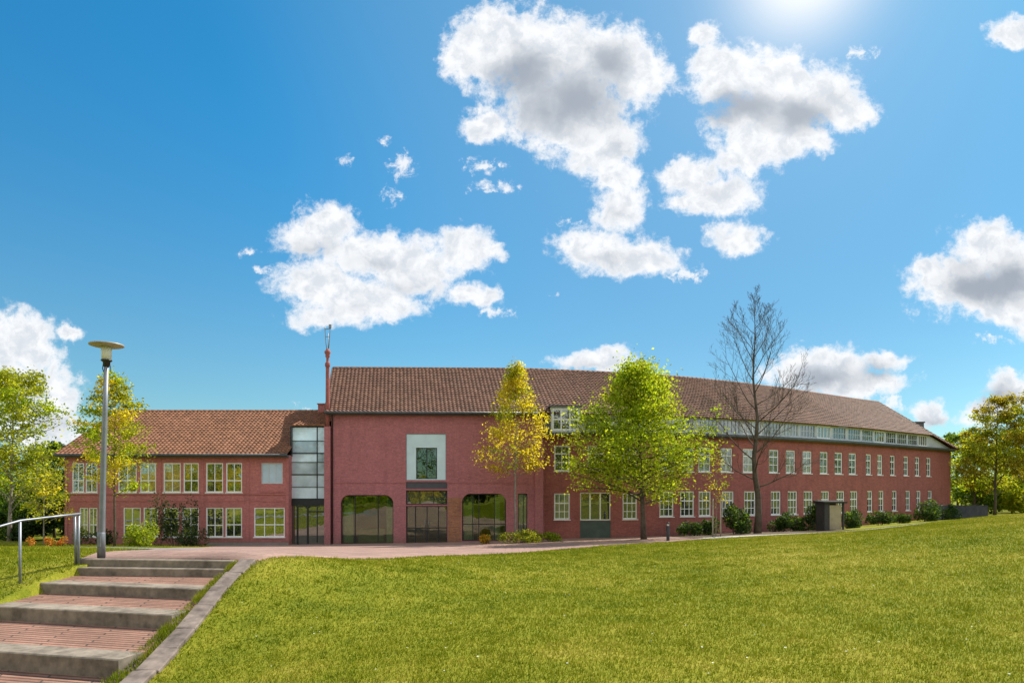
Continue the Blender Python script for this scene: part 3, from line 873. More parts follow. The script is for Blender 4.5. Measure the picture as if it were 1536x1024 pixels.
# string course
sc_ = MB()
for (pa, pb) in ((499, 608), (670, 803)):
    a, b = u(pa), u(pb); z = zc(723.5)
    bot = [FP(a, z - .03, -.03), FP(b, z - .03, -.03), FP(b, z - .03, -.001), FP(a, z - .03, -.001)]
    top = [FP(a, z + .03, -.03), FP(b, z + .03, -.03), FP(b, z + .03, -.001), FP(a, z + .03, -.001)]
    sc_.hexa(bot, top)
under(sc_.build('string_course', M['render_red']), main)


def pilaster(px0, px1, proj, z1, mat, name, off=0.0):
    a, b = u(px0), u(px1); mb = MB()
    q = [(a, -proj), (b, -proj), (b, off - .001), (a, off - .001)]
    ring = lambda z: [FP(x, z, y) for x, y in q]
    lo, hi = ring(GND), ring(z1)
    for i in range(4):
        j = (i + 1) % 4; wd = math.dist(lo[i], lo[j])
        mb.face([lo[i], lo[j], hi[j], hi[i]], uv=[(0, GND), (wd, GND), (wd, z1), (0, z1)])
    mb.face(hi)
    return under(mb.build(name, mat), main)


pilaster(487.5, 496.5, 0.22, zc(640), M['render_red'], 'pilaster', 0.5)
pilaster(802.5, 814, 0.16, EAVE - .35, M['render_red'], 'pilaster')
dp = MB(); x = u(498.8)
dp.tube([FP(x, GND, -.07), FP(x, EAVE - .25, -.07), FP(x, EAVE - .05, -.30)], .045, 8)
under(dp.build('downpipe', M['dark_frame']), main)
# chimney pipe and aerial
cp = MB(); x = u(491.5)
prof = [(zc(641), .17), (zc(600), .16), (zc(560), .15), (zc(552), .15), (zc(550), .21), (zc(546), .21), (zc(544), .12), (zc(538), .11), (zc(536), .19), (zc(533), .17), (zc(531), .24), (zc(528), .26), (zc(526), .13), (zc(524), .12)]
c_ = FP(x, 0, -.02)
cp.lathe(c_[0], c_[1], [(z_, r_ * .78) for z_, r_ in prof], 12)
chim = under(cp.build('chimney_pipe', M['brick_red']), main)
am = MB()
for s in (-1, 1):
    am.tube([(c_[0] + s * .04, c_[1], zc(527)), (c_[0] + s * .11, c_[1], zc(515)), (c_[0] + s * .16, c_[1], zc(497)), (c_[0] + s * .13, c_[1], zc(490))], .028, 6)
am.tube([(c_[0], c_[1] + .12, zc(527)), (c_[0], c_[1] + .16, zc(500))], .02, 6)
am.tube([(c_[0] - .2, c_[1], zc(495)), (c_[0] + .2, c_[1], zc(494))], .025, 6)
am.tube([(c_[0] - .14, c_[1], zc(506)), (c_[0] + .14, c_[1], zc(506))], .02, 6)
am.box(c_[0] + .09, c_[0] + .24, c_[1] - .06, c_[1] + .06, zc(493), zc(488))
o = am.build('aerial', M['steel']); o.parent = chim; o.location = (0, 0, 0)


def fpane(name, key, mat, inset, parent=main, mats=None, pad=0.0):
    a, b, c, d = front_ops[key]; mb = MB()
    mb.hexa([FP(a - pad, c - pad, inset), FP(b + pad, c - pad, inset), FP(b + pad, c - pad, inset + .02), FP(a - pad, c - pad, inset + .02)],
            [FP(a - pad, d + pad, inset), FP(b + pad, d + pad, inset), FP(b + pad, d + pad, inset + .02), FP(a - pad, d + pad, inset + .02)])
    return mb.build(name, mat)


def bars(name, key, xs, zs, mat, inset, wv=0.05, frame=0.06, dep=0.06):
    """frame and mullions in an opening of the entrance front"""
    a, b, c, d = front_ops[key]; mb = MB()
    def bx(u0, u1, z0, z1, y0, y1):
        mb.hexa([FP(u0, z0, y0), FP(u1, z0, y0), FP(u1, z0, y1), FP(u0, z0, y1)], [FP(u0, z1, y0), FP(u1, z1, y0), FP(u1, z1, y1), FP(u0, z1, y1)])
    bx(a, a + frame, c, d, inset - dep, inset - .002); bx(b - frame, b, c, d, inset - dep, inset - .002)
    bx(a + frame, b - frame, c, c + frame, inset - dep, inset - .002); bx(a + frame, b - frame, d - frame, d, inset - dep, inset - .002)
    for f in xs:
        x = a + (b - a) * f; bx(x - wv / 2, x + wv / 2, c + frame, d - frame, inset - dep + .008, inset - .002)
    for f in zs:
        z = c + (d - c) * f; bx(a + frame, b - frame, z - wv / 2, z + wv / 2, inset - dep + .014, inset - .002)
    return mb.build(name, mat)


for key, xs, zs in (('arch_l', (.26, .70), ()), ('arch_r', (.24, .38, .74), (.35,))):
    wn = under(bars('shop_window', key, xs, zs, M['dark_frame'], .26), main)
    p = fpane('pane', key, M['pane_shop'], .26); p.parent = wn
dr = under(bars('entrance_door', 'door', (.22, .5, .78), (.55,), M['dark_frame'], .26, .06), main)
p = fpane('pane', 'door', M['pane_shop'], .26); p.parent = dr
hb = MB()
for f in (.46, .54):
    a, b, c, d = front_ops['door']; x = a + (b - a) * f
    hb.tube([FP(x, .75, .14), FP(x, 1.35, .14)], .018, 8)
o = hb.build('handle', M['steel']); o.parent = dr
tr = under(bars('transom_window', 'transom', (.33, .66), (), M['dark_frame'], .2, .04), main)
p = fpane('pane', 'transom', M['pane_big'], .2); p.parent = tr
under(fpane('fascia_band', 'band', M['dark_band'], .06), main)
pn = under(bars('window_surround', 'panel', (), (), M['steel'], .10, frame=.03), main)
a, b, c, d = front_ops['panel']; iu0, iu1, iz0, iz1 = u(624), u(655.5), zc(718), zc(671)
mb = MB()
wall_panel(mb, FP(a, 0, .07)[:2], FP(b, 0, .07)[:2], c, d, [(iu0 - a, iu1 - a, iz0, iz1)], .12)
pc = mb.build('panel', M['panel']); pc.parent = pn
front_ops['inner'] = (iu0, iu1, iz0, iz1)
nb = MB(); q_ = lambda z, y: [FP(iu0 - .3, z, y), FP(iu1 + .3, z, y)]
nb.face([*q_(iz0 - .3, 2.5), *q_(iz1 + .3, 2.5)[::-1]]); nb.face([*q_(iz0 - .3, .32), *q_(iz0 - .3, 2.5)[::-1]]); nb.face([*q_(iz1 + .3, .32), *q_(iz1 + .3, 2.5)[::-1]])
for e_ in (iu0 - .3, iu1 + .3): nb.face([FP(e_, iz0 - .3, .32), FP(e_, iz0 - .3, 2.5), FP(e_, iz1 + .3, 2.5), FP(e_, iz1 + .3, .32)])
under(nb.build('upper_room', M['room']), main)
iw = under(bars('window', 'inner', (.5,), (), M['dark_frame'], .19, .05, .05), main)
p = fpane('pane', 'inner', M['pane_shop'], .19); p.parent = iw
sw = under(bars('slit_window', 'slit', (.6,), (), M['dark_frame'], .24, .04, .05), main)
p = fpane('pane', 'slit', M['pane_wing'], .24); p.parent = sw

# the hall behind the big windows
rm = MB()
ra, rb, rz0, rz1 = u(503), u(800), -.14, 3.55
rm.face([FP(ra, rz0, .34), FP(rb, rz0, .34), FP(rb, rz0, 5.5), FP(ra, rz0, 5.5)], mi=1)
rm.face([FP(ra, rz1, .34), FP(ra, rz1, 5.5), FP(rb, rz1, 5.5), FP(rb, rz1, .34)])
rm.face([FP(ra, rz0, 5.5), FP(rb, rz0, 5.5), FP(rb, rz1, 5.5), FP(ra, rz1, 5.5)])
rm.face([FP(ra, rz0, .34), FP(ra, rz0, 5.5), FP(ra, rz1, 5.5), FP(ra, rz1, .34)]); rm.face([FP(rb, rz0, 5.5), FP(rb, rz0, .34), FP(rb, rz1, .34), FP(rb, rz1, 5.5)])
under(rm.build('hall', [M['room'], M['room_floor']]), main)
def hall_box(name, pa, pb, y0, y1, z0, z1, mat):
    mb = MB(); a, b = u(pa), u(pb)
    mb.hexa([FP(a, z0, y0), FP(b, z0, y0), FP(b, z0, y1), FP(a, z0, y1)], [FP(a, z1, y0), FP(b, z1, y0), FP(b, z1, y1), FP(a, z1, y1)])
    return under(mb.build(name, mat), main)
for (pa, pb, y0, y1, z1) in ((514, 527, .5, .62, 2.9), (578, 588, .5, .62, 2.9), (696, 710, .5, .62, 2.9), (742, 750, .5, .6, 2.9)): hall_box('curtain', pa, pb, y0, y1, -.1, z1, M['curtain'])
for (pa, pb, y0, y1) in ((596, 606, .9, 1.5), (682, 690, .9, 1.5), (550, 556, 2.5, 3.0)): hall_box('hall_column', pa, pb, y0, y1, -.13, 3.54, M['room'])
for (pa, pb, y0, y1, z1, mt) in ((532, 572, 1.2, 1.9, .75, 'wood_beige'), (715, 748, 1.4, 2.0, .9, 'wood_beige'), (625, 650, 3.6, 4.2, 1.05, 'dark_wood')): hall_box('counter', pa, pb, y0, y1, -.13, z1, M[mt])

# the long wing
low_px = [843, 893, 945, 1000, 1031, 1057.5, 1092, 1125, 1164, 1189, 1212.5, 1238, 1261, 1281, 1305, 1322, 1342, 1362, 1378, 1395]
up_px = [843, 893, 945, 1000, 1030, 1057, 1090, 1123, 1161, 1186, 1211, 1236, 1258, 1279, 1303, 1320, 1339, 1359, 1376, 1393]
LEDGE = 7.05
std = window_mesh(1.06, 1.74, 3, (.30,), (.62,), .088, .042, M['white'], M['pane_wing'], 'wing')
stdn = window_mesh(0.86, 1.74, 2, (.30,), (.62,), .088, .042, M['white'], M['pane_wing'], 'wing_narrow')
upw = window_mesh(1.04, 1.70, 2, (.34,), (.68,), .088, .045, M['white'], M['pane_wing'], 'wing_up')
upn = window_mesh(0.86, 1.70, 2, (.34,), (.68,), .088, .045, M['white'], M['pane_wing'], 'wing_up_narrow')
big = window_mesh(2.05, 1.86, 3, (), (), .07, .09, M['white'], M['pane_wing'], 'wing_big', sill=False)
wl = MB(); uo = 50.0
winst = []
for s in range(len(Wp) - 1):
    a, b = Wp[s], Wp[s + 1]; ang = math.atan2(b[1] - a[1], b[0] - a[0]); L = math.dist(a, b)
    ops = []
    for (lst, kind) in ((low_px, 0), (up_px, 1)):
        for px in lst:
            if not (wing_px[s] < px < wing_px[s + 1]): continue
            uc = hit(px, a, b); narrow = px > 1292
            if kind == 0:
                if px == 893: me, ww, z0, hh = big, 2.05, 1.30, 1.86
                else: me, ww, z0, hh = (stdn, .86, 1.52, 1.74) if narrow else (std, 1.06, 1.50, 1.74)
                if px < 960 and px != 893: z0 = 1.36
            else:
                me, ww, z0, hh = (upn, .86, 4.58, 1.70) if narrow else (upw, 1.04, 4.58, 1.70)
            ops.append((uc - ww / 2, uc + ww / 2, z0, z0 + hh))
            tt = Vector((math.cos(ang), math.sin(ang), 0))
            winst.append((me, Vector((a[0], a[1], z0)) + tt * uc, ang))
    wall_panel(wl, a, b, GND, LEDGE, ops, 0.14, uo); uo += L
e_ang = math.atan2(Wp[-1][1] - Wp[-2][1], Wp[-1][0] - Wp[-2][0])
endn = Vector((-math.sin(e_ang), math.cos(e_ang), 0))
Wb = (Wp[-1][0] + endn.x * 13.0, Wp[-1][1] + endn.y * 13.0)
wall_panel(wl, Wp[-1], Wb, GND, LEDGE, [], .1, uo)
under(wl.build('wing_wall', M['brick_red']), main)
for me, pos, ang in winst: put_window(main, me, pos - ORG, ang)
# greenish door panel under the wide window
a, b = Wp[0], Wp[1]; uc = hit(893, a, b); ang = math.atan2(b[1] - a[1], b[0] - a[0]); tt = Vector((math.cos(ang), math.sin(ang), 0)); nn = Vector((-tt.y, tt.x, 0))
mb = MB(); q0 = Vector((a[0], a[1], 0)) + tt * (uc - 1.02); q1 = Vector((a[0], a[1], 0)) + tt * (uc + 1.02)
mb.hexa([q0 + Vector((0, 0, -.3)) - nn * .03, q1 + Vector((0, 0, -.3)) - nn * .03, q1 + Vector((0, 0, -.3)) - nn * .002, q0 + Vector((0, 0, -.3)) - nn * .002],
        [q0 + Vector((0, 0, 1.28)) - nn * .03, q1 + Vector((0, 0, 1.28)) - nn * .03, q1 + Vector((0, 0, 1.28)) - nn * .002, q0 + Vector((0, 0, 1.28)) - nn * .002])
under(mb.build('apron_panel', plain('dull green panel', (0.07, 0.095, 0.08), .6, 0, .25, 2, .1)), main)


def sweep(path, prof_fn, name, mat, closed_ends=True):
    """sweeps a closed cross-section (offset outward, z) along a plan path with mitred joints"""
    n = len(path); rings = []
    for i in range(n):
        p = Vector((*path[i], 0)); d0 = (Vector((*path[i], 0)) - Vector((*path[i - 1], 0))).normalized() if i else None
        d1 = (Vector((*path[i + 1], 0)) - p).normalized() if i < n - 1 else None
        d = ((d0 or d1) + (d1 or d0)).normalized(); out = Vector((d.y, -d.x, 0)); k = 1 / max(.5, out.dot(Vector(((d1 or d0).y, -(d1 or d0).x, 0))))
        rings.append([tuple(p + out * (o_ * k) + Vector((0, 0, z_))) for (o_, z_) in prof_fn(i)])
    mb = MB(); m = len(rings[0])
    for i in range(n - 1):
        for j in range(m):
            j2 = (j + 1) % m
            mb.face([rings[i][j], rings[i + 1][j], rings[i + 1][j2], rings[i][j2]])
    mb.face(rings[0][::-1]); mb.face(rings[-1])
    return under(mb.build(name, mat), main)


sweep(Wp, lambda i: [(.42, LEDGE + .02), (.42, LEDGE + .16), (-.25, LEDGE + .22), (-.25, LEDGE + .002), (.0, LEDGE + .002), (.30, LEDGE - .10)], 'eaves_ledge', M['zinc'])
# ribbon of attic windows above the ledge
RB0, RB1 = LEDGE + .20, EAVE + .02
rib = window_mesh(1.72, RB1 - RB0 - .12, 5, (.5,), (), .06, .045, M['grey_frame'], M['pane_wing'], 'ribbon', sill=False, y0=.02)
rib2 = window_mesh(1.72, RB1 - RB0 - .12, 4, (), (), .075, .06, M['white'], M['pane_wing'], 'ribbon_white', sill=False, y0=.02)
bd = MB(); uo = 0.0; ribs = []
dl_ = (Vector((*Wp[-1], 0)) - Vector((*Wp[-2], 0))).normalized()
rb_path = [(Wp[i][0], Wp[i][1]) for i in range(len(Wp))]
lastL = hit(1392, Wp[-2], Wp[-1])
for s in range(len(Wp) - 1):
    a, b = Wp[s], Wp[s + 1]; L = math.dist(a, b); ang = math.atan2(b[1] - a[1], b[0] - a[0]); tt = Vector((math.cos(ang), math.sin(ang), 0))
    Lu = L if s < len(Wp) - 2 else lastL
    n = int((Lu - .02) / 1.78); sp = Lu / n; ops = []
    for k in range(n):
        uc = (k + .5) * sp; ops.append((uc - .86, uc + .86, RB0 + .06, RB1 - .06))
        ribs.append((rib2 if (k * 3 + s * 5) % 4 == 0 or (s == 0 and k == 0) else rib, Vector((a[0], a[1], RB0 + .06)) + tt * uc, ang))
    wall_panel(bd, a, b if s < len(Wp) - 2 else tuple((Vector((*a, 0)) + tt * Lu)[:2]), RB0 - .02, RB1, ops, .1, uo)
ce = Vector((*Wp[-1], 0)) + dl_ * .15; ps = Vector((*Wp[-2], 0)) + dl_ * (lastL + .002)
bd.face([(ps.x, ps.y, RB0 - .02), (ce.x, ce.y, RB0 - .02), (ps.x, ps.y, RB1 + .05)])
under(bd.build('attic_band', M['grey_frame']), main)
for me, pos, ang in ribs: put_window(main, me, pos - ORG, ang, 'attic_window')

# projecting dormer bay at the start of the wing
dA, dB = Wp[0], Wp[1]; dang = math.atan2(dB[1] - dA[1], dB[0] - dA[0]); dt = Vector((math.cos(dang), math.sin(dang), 0)); dn = Vector((dt.y, -dt.x, 0))
du0, du1 = hit(824, dA, dB), hit(867, dA, dB); DO = 1.0; z0_, z1_ = LEDGE + .02, 8.72
DPt = lambda uu_, off, z: tuple(Vector((dA[0], dA[1], 0)) + dt * uu_ + dn * off + Vector((0, 0, z)))
db = MB()
fa, fb_ = DPt(du0, DO, 0), DPt(du1, DO, 0)
wall_panel(db, fa[:2], fb_[:2], z0_, z1_, [(.10, (du1 - du0) - .10, z0_ + .14, z1_ - .12)], .10)
for uu_, fl_ in ((du0, 1), (du1, 0)):
    fc = [DPt(uu_, DO, z0_), DPt(uu_, -.6, z0_), DPt(uu_, -2.2, z1_), DPt(uu_, DO, z1_)]
    db.face(fc if fl_ else fc[::-1])
db.face([DPt(du0, DO, z0_), DPt(du1, DO, z0_), DPt(du1, -.1, z0_), DPt(du0, -.1, z0_)][::-1])
bay = under(db.build('dormer_bay', M['grey_frame']), main)
dr_ = MB()
dr_.hexa([DPt(du0 - .12, DO + .12, z1_ + .002), DPt(du1 + .12, DO + .12, z1_ + .002), DPt(du1 + .12, -2.3, z1_ + .03), DPt(du0 - .12, -2.3, z1_ + .03)],
         [DPt(du0 - .12, DO + .12, z1_ + .10), DPt(du1 + .12, DO + .12, z1_ + .10), DPt(du1 + .12, -2.3, z1_ + .14), DPt(du0 - .12, -2.3, z1_ + .14)])
dr_.hexa([DPt(du0 - .08, DO + .10, z0_ - .10), DPt(du1 + .08, DO + .10, z0_ - .10), DPt(du1 + .08, .44, z0_ - .10), DPt(du0 - .08, .44, z0_ - .10)],
         [DPt(du0 - .08, DO + .10, z0_ - .003), DPt(du1 + .08, DO + .10, z0_ - .003), DPt(du1 + .08, .44, z0_ - .003), DPt(du0 - .08, .44, z0_ - .003)])
o = dr_.build('bay_cap', M['zinc']); o.parent = bay
dw = window_mesh(du1 - du0 - .20, z1_ - z0_ - .26, 3, (.5,), (), .08, .08, M['white'], M['pane_wing'], 'bay', sill=False, y0=.02)
put_window(main, dw, Vector(DPt((du0 + du1) / 2, DO, z0_ + .14)) - ORG, dang, 'dormer_window')

# roof over the whole block
ea = [(C0[0] - .30, C0[1] - .38), (C1[0] + .2, C1[1] - .38)]
for i in range(1, len(Wp)):
    d0 = Vector((*Wp[i], 0)) - Vector((*Wp[i - 1], 0)); d1 = (Vector((*Wp[i + 1], 0)) - Vector((*Wp[i], 0))) if i < len(Wp) - 1 else d0
    d = (d0.normalized() + d1.normalized()).normalized()
    ea.append((Wp[i][0] + d.y * .28, Wp[i][1] - d.x * .28))
# extra stations: where the ribbon ends, and the far corner with its low eave
pe = Vector((*Wp[-2], 0)).lerp(Vector((*Wp[-1], 0)), hit(1394, Wp[-2], Wp[-1]) / math.dist(Wp[-2], Wp[-1]))
dlast = (Vector((*Wp[-1], 0)) - Vector((*Wp[-2], 0))).normalized()
ea[-1] = (pe.x + dlast.y * .28, pe.y - dlast.x * .28)
corner = Vector((*Wp[-1], 0)) + dlast * .45 + Vector((dlast.y, -dlast.x, 0)) * .45
ea.append((corner.x, corner.y))
ez = [EAVE] * (len(ea) - 1) + [LEDGE + .14]
HW = 7.1
rd = []
for i in range(len(ea)):
    p = Vector((*ea[i], 0))
    d0 = (p - Vector((*ea[i - 1], 0))).normalized() if i else None
    d1 = (Vector((*ea[i + 1], 0)) - p).normalized() if i < len(ea) - 1 else None
    d = ((d0 or d1) + (d1 or d0)).normalized(); nrm = Vector((-d.y, d.x, 0))
    rd.append(p + nrm * HW)
rd[-1] = rd[-1] - dlast * 1.0
rd[0] = Vector((-13.35, rd[0].y, 0))
rback = [Vector((*ea[i], 0)) + (rd[i] - Vector((*ea[i], 0))) * 2 for i in range(len(ea))]
V, Fc, UVl = [], [], []; uu = 0
mrows = 24
for i in range(len(ea) - 1):
    A = (*ea[i], ez[i]); B = (*ea[i + 1], ez[i + 1]); Cc = (rd[i + 1].x, rd[i + 1].y, RIDGE); Dd = (rd[i].x, rd[i].y, RIDGE)
    uu = tile_patch(V, Fc, UVl, A, B, Cc, Dd, u0=uu, m=mrows)
for i in range(len(ea) - 1):   # rear slope
    A = (rback[i + 1].x, rback[i + 1].y, EAVE); B = (rback[i].x, rback[i].y, EAVE); Cc = (rd[i].x, rd[i].y, RIDGE); Dd = (rd[i + 1].x, rd[i + 1].y, RIDGE)
    uu = tile_patch(V, Fc, UVl, A, B, Cc, Dd, tw=1.2, th=1.5, u0=uu)
cb = rback[-1] - dlast * 0 + dlast * 1.0
b0 = len(V); V += [[corner.x, corner.y, LEDGE + .14], [cb.x, cb.y, LEDGE + .14], [rd[-1].x, rd[-1].y, RIDGE], [rd[-1].x, rd[-1].y, RIDGE]]
UVl += [[uu, 0], [uu + 20, 0], [uu + 10, 20], [uu + 10, 20]]; Fc.append((b0, b0 + 1, b0 + 2, b0 + 3))
rme = np_mesh('roof', V, np.array(Fc), M['tile_dark'], uv=UVl)
roof = under(link('roof', rme), main)
# ridge tiles
rt = MB()
for i in range(len(rd) - 1):
    a, b = rd[i], rd[i + 1]; n = max(1, round((b - a).length / .42))
    for k in range(n):
        p, q = a.lerp(b, k / n), a.lerp(b, (k + 1.08) / n)
        rt.tube([(p.x, p.y, RIDGE - .04), (q.x, q.y, RIDGE - .02)], [.135, .15], 8)
n = 22; a = Vector((rd[-1].x, rd[-1].y, RIDGE - .03)); b = Vector((corner.x, corner.y, LEDGE + .16))
for k in range(n): rt.tube([a.lerp(b, k / n), a.lerp(b, (k + 1.08) / n)], [.13, .145], 8)
o = rt.build('ridge_cap', M['tile_dark']); o.parent = roof
# gutter along the entrance block and soffit
gm = MB()
ga, gb = Vector((ea[0][0] - .02, ea[0][1] - .06, EAVE - .03)), Vector((ea[1][0], ea[1][1] - .06, EAVE - .03))
gm.tube([ga, gb], .085, 8)
gm.hexa([tuple(Vector((*C0, EAVE - .16)) + Vector((-.25, -.32, 0))), tuple(Vector((*C1, EAVE - .16)) + Vector((.15, -.32, 0))), tuple(Vector((*C1, EAVE - .16)) + Vector((.15, -.002, 0))), tuple(Vector((*C0, EAVE - .16)) + Vector((-.25, -.002, 0)))],
        [tuple(Vector((*C0, EAVE - .04)) + Vector((-.25, -.32, 0))), tuple(Vector((*C1, EAVE - .04)) + Vector((.15, -.32, 0))), tuple(Vector((*C1, EAVE - .04)) + Vector((.15, -.002, 0))), tuple(Vector((*C0, EAVE - .04)) + Vector((-.25, -.002, 0)))])
under(gm.build('gutter', M['zinc']), main)
# verge board at the left gable
vb = MB()
e0 = Vector((ea[0][0] - .03, ea[0][1], EAVE)); r0 = Vector((rd[0].x - .03, rd[0].y, RIDGE)); rback[0] = Vector((ea[0][0], rback[0].y, 0))
vb.tube([e0, r0], .06, 6)
under(vb.build('verge', M['tile_dark']), main)
# back wall so the block is closed
bw = MB()
for i in range(len(rback) - 1):
    a, b = rback[i + 1], rback[i]
    wall_panel(bw, (a.x, a.y - .4), (b.x, b.y - .4), GND, EAVE - .01, [], .1)
under(bw.build('rear_wall', M['brick_red']), main)
# small chimney behind the far hip
mb = MB(); px, d = 1380, 70.0; c0 = PT(px, 651, d)
mb.box(c0[0] - .42, c0[0] + .42, d, d + .9, 6, ZC + (PY0 - 634) / F * d)
mb.box(c0[0] - .5, c0[0] + .5, d - .08, d + .98, ZC + (PY0 - 634) / F * d + .001, ZC + (PY0 - 632) / F * d)
under(mb.build('roof_housing', M['zinc']), main)

# ---------- left wing with the glazed stair link
lw = empty('school_wing', (-21, 42.5, 0))
tag(lw, 'lower two-storey brick wing with orange tiled roof and glazed stair at its right end', 'building')
LD = 42.5
LA, LB = XY(97, LD), XY(433, LD)
LE, LR = 5.56, 9.05
lu = lambda px: (px - PX0) / F * LD - LA[0]
lz = lambda py: ZC + (PY0 - py) / F * LD


def lunder(o): return under(o, lw)


lops = []
wins = []


def lwin(p0, p1, y0, y1, cols, trans, mat='pane', fm='white'):
    a, b, z0, z1 = lu(p0), lu(p1), lz(y1), lz(y0)
    lops.append((a, b, z0, z1)); wins.append((a, b, z0, z1, cols, trans, mat, fm))


for (a, b) in ((108, 126), (128, 146), (177, 205), (210, 234), (245, 271), (275, 298), (309, 334.5), (339, 363)): lwin(a, b, 694, 738, 2, (.40,))
for (a, b) in ((119, 132), (133, 146), (185, 211), (215, 237), (245, 268), (273, 298), (309, 335), (338, 363)): lwin(a, b, 761, 805, 2, (.42,))
lwin(381, 427, 761, 805, 3, (.42,))
lwin(392, 424, 694, 725, 3, (), 'blind', 'grey_frame')
lm = MB()
p0, t, inn, L = wall_panel(lm, LA, LB, GND, LE - .02, lops, .12)
wall_panel(lm, (LA[0], LA[1] + 12.6), LA, GND, LE - .02, [], .1, 30)
gb = [(LA[0], LD, LE - .02), (LA[0], LD + 6.3, LR - .2), (LA[0], LD + 12.6, LE - .02)]
lm.face(gb[::-1], uv=[(p[1], p[2]) for p in gb[::-1]])
wall_panel(lm, LB, (LB[0], LD + 1.2), GND, LE - .02, [], .1, 60)
wall_panel(lm, (LB[0] + 4, LD + 12.6), (LA[0], LD + 12.6), GND, LE - .02, [], .1, 60)
lunder(lm.build('wall', M['brick_left']))
for (a, b, z0, z1, cols, trans, mat, fm) in wins:
    me = window_mesh(round(b - a, 3), round(z1 - z0, 3), cols, (), trans, .065, .045, M[fm], M[mat], ('L', round(b - a, 3), round(z1 - z0, 3), mat), sill=(mat == 'pane'), y0=.03)
    put_window(lw, me, Vector((LA[0] + (a + b) / 2, LD, z0)) - lw.location, 0)
# string courses, piers and the panel under the closed blind
bm_ = MB()
for (pa, pb, py, hh, pr) in ((97, 433, 741.5, .07, .05), (97, 433, 751.5, .05, .03), (381, 430, 740.0, .10, .045)):
    if pa == 381: continue
    bm_.box(LA[0] + lu(pa) + .002, LA[0] + lu(pb), LD - pr, LD - .001, lz(py), lz(py) + hh)
lunder(bm_.build('string_course', M['brick_left']))
for px in (239.5, 303.5, 371.5, 99.5, 431.0):
    pm_ = MB(); pm_.box(LA[0] + lu(px) - .09, LA[0] + lu(px) + .09, LD - .028, LD - .001, GND, LE - .17)
    lunder(pm_.build('pier', M['brick_left']))
sp_ = MB()
sp_.box(LA[0] + lu(392), LA[0] + lu(424), LD - .012, LD - .001, lz(736.5), lz(726))
sp_.box(LA[0] + lu(390), LA[0] + lu(426), LD - .05, LD - .014, lz(738), lz(736.6))
lunder(sp_.build('spandrel_panel', M['brick_left']))
pl = MB(); pl.box(LA[0] + lu(310), LA[0] + lu(433), LD - .05, LD - .001, GND, lz(813.5))
lunder(pl.build('plinth', M['asphalt']))
# glazed link
GD = 43.1
gxm = lambda px: (px - PX0) / F * GD
gzz = lambda py: ZC + (PY0 - py) / F * GD
link_x0, link_x1 = gxm(436), gxm(488)
rows_ = [747.5, 730, 711.5, 693, 679.5, 661, 640]
gp = MB()
gf = MB()
gf.box(link_x0 - .02, link_x0 + .06, GD - .05, GD + .05, GND, gzz(639)); gf.box(link_x1 - .05, link_x1, GD - .05, GD + .05, GND, gzz(639))
gf.box(gxm(475.2), gxm(476.6), GD - .035, GD + .02, gzz(813), gzz(640.5))
for k, py in enumerate(rows_):
    hh = .07 if py in (711.5, 679.5, 640) else .035
    gf.box(link_x0 + .06, link_x1 - .05, GD - .045, GD + .03, gzz(py) - hh / 2, gzz(py) + hh / 2)
gf.box(link_x0 + .06, link_x1 - .05, GD - .06, GD + .04, gzz(757.5), gzz(748.2))
stair = lunder(gf.build('stair_glazing', M['dark_frame']))
for k in range(len(rows_) - 1):
    for (xa, xb) in ((link_x0 + .06, gxm(475.2)), (gxm(476.6), link_x1 - .05)):
        gpn = MB(); gpn.box(xa, xb, GD + .0 + random.uniform(0, .004), GD + .02, gzz(rows_[k]), gzz(rows_[k + 1]))
        o = gpn.build('pane', M['pane_stair']); o.parent = stair
gd_ = MB()
gd_.box(link_x0 + .06, gxm(447), GD, GD + .03, GND, gzz(757.6))
gd_.box(gxm(447), gxm(462), GD - .01, GD + .02, GND, gzz(757.6)); gd_.box(gxm(462), link_x1 - .05, GD, GD + .03, GND, gzz(757.6))
o = gd_.build('lower_glazing', M['pane_big']); o.parent = stair
sd = MB()
for px in (446.5, 461.8):
    sd.box(gxm(px) - .045, gxm(px) + .045, GD - .07, GD - .011, GND, gzz(758))
sd.box(gxm(446.5) + .045, gxm(461.8) - .045, GD - .06, GD - .012, gzz(759.5), gzz(758)); sd.box(gxm(461.8) + .045, link_x1 - .05, GD - .06, GD - .012, gzz(768), gzz(766))
o = sd.build('door', M['dark_frame']); o.parent = stair
# side cheek, roof
V, Fc, UVl = [], [], []
lx0, lx1 = LA[0] - .35, LB[0] + .05
A, B = (lx0, LD - .42, LE), (lx1, LD - .42, LE); Dd, Cc = (lx0, LD + 6.2, LR), (lx1, LD + 6.2, LR)
uu = tile_patch(V, Fc, UVl, A, B, Cc, Dd, m=23)
zl = gzz(638.5)
uu = tile_patch(V, Fc, UVl, (lx1, GD - .22, zl), (link_x1 + .02, GD - .22, zl), (link_x1 + .02, LD + 6.2, LR), (lx1, LD + 6.2, LR), u0=uu, m=15)
uu = tile_patch(V, Fc, UVl, (link_x1, LD + 12.9, LE), (lx0, LD + 12.9, LE), (lx0, LD + 6.2, LR), (link_x1, LD + 6.2, LR), tw=1.0, th=1.2, u0=uu)
lroof = lunder(link('roof', np_mesh('roof', V, np.array(Fc), M['tile_orange'], uv=UVl)))
rt = MB(); a = Vector((lx0, LD + 6.2, LR)); b = Vector((link_x1, LD + 6.2, LR)); n = 40
for k in range(n):
    p, q = a.lerp(b, k / n), a.lerp(b, (k + 1.08) / n); rt.tube([p, q], [.12, .135], 8)
o = rt.build('ridge_cap', M['tile_orange']); o.parent = lroof
vb = MB(); vb.tube([(lx0 - .02, LD - .42, LE), (lx0 - .02, LD + 6.2, LR)], .06, 6)
o = vb.build('verge', M['tile_orange']); o.parent = lroof
ck = MB(); xk = LB[0] + .06
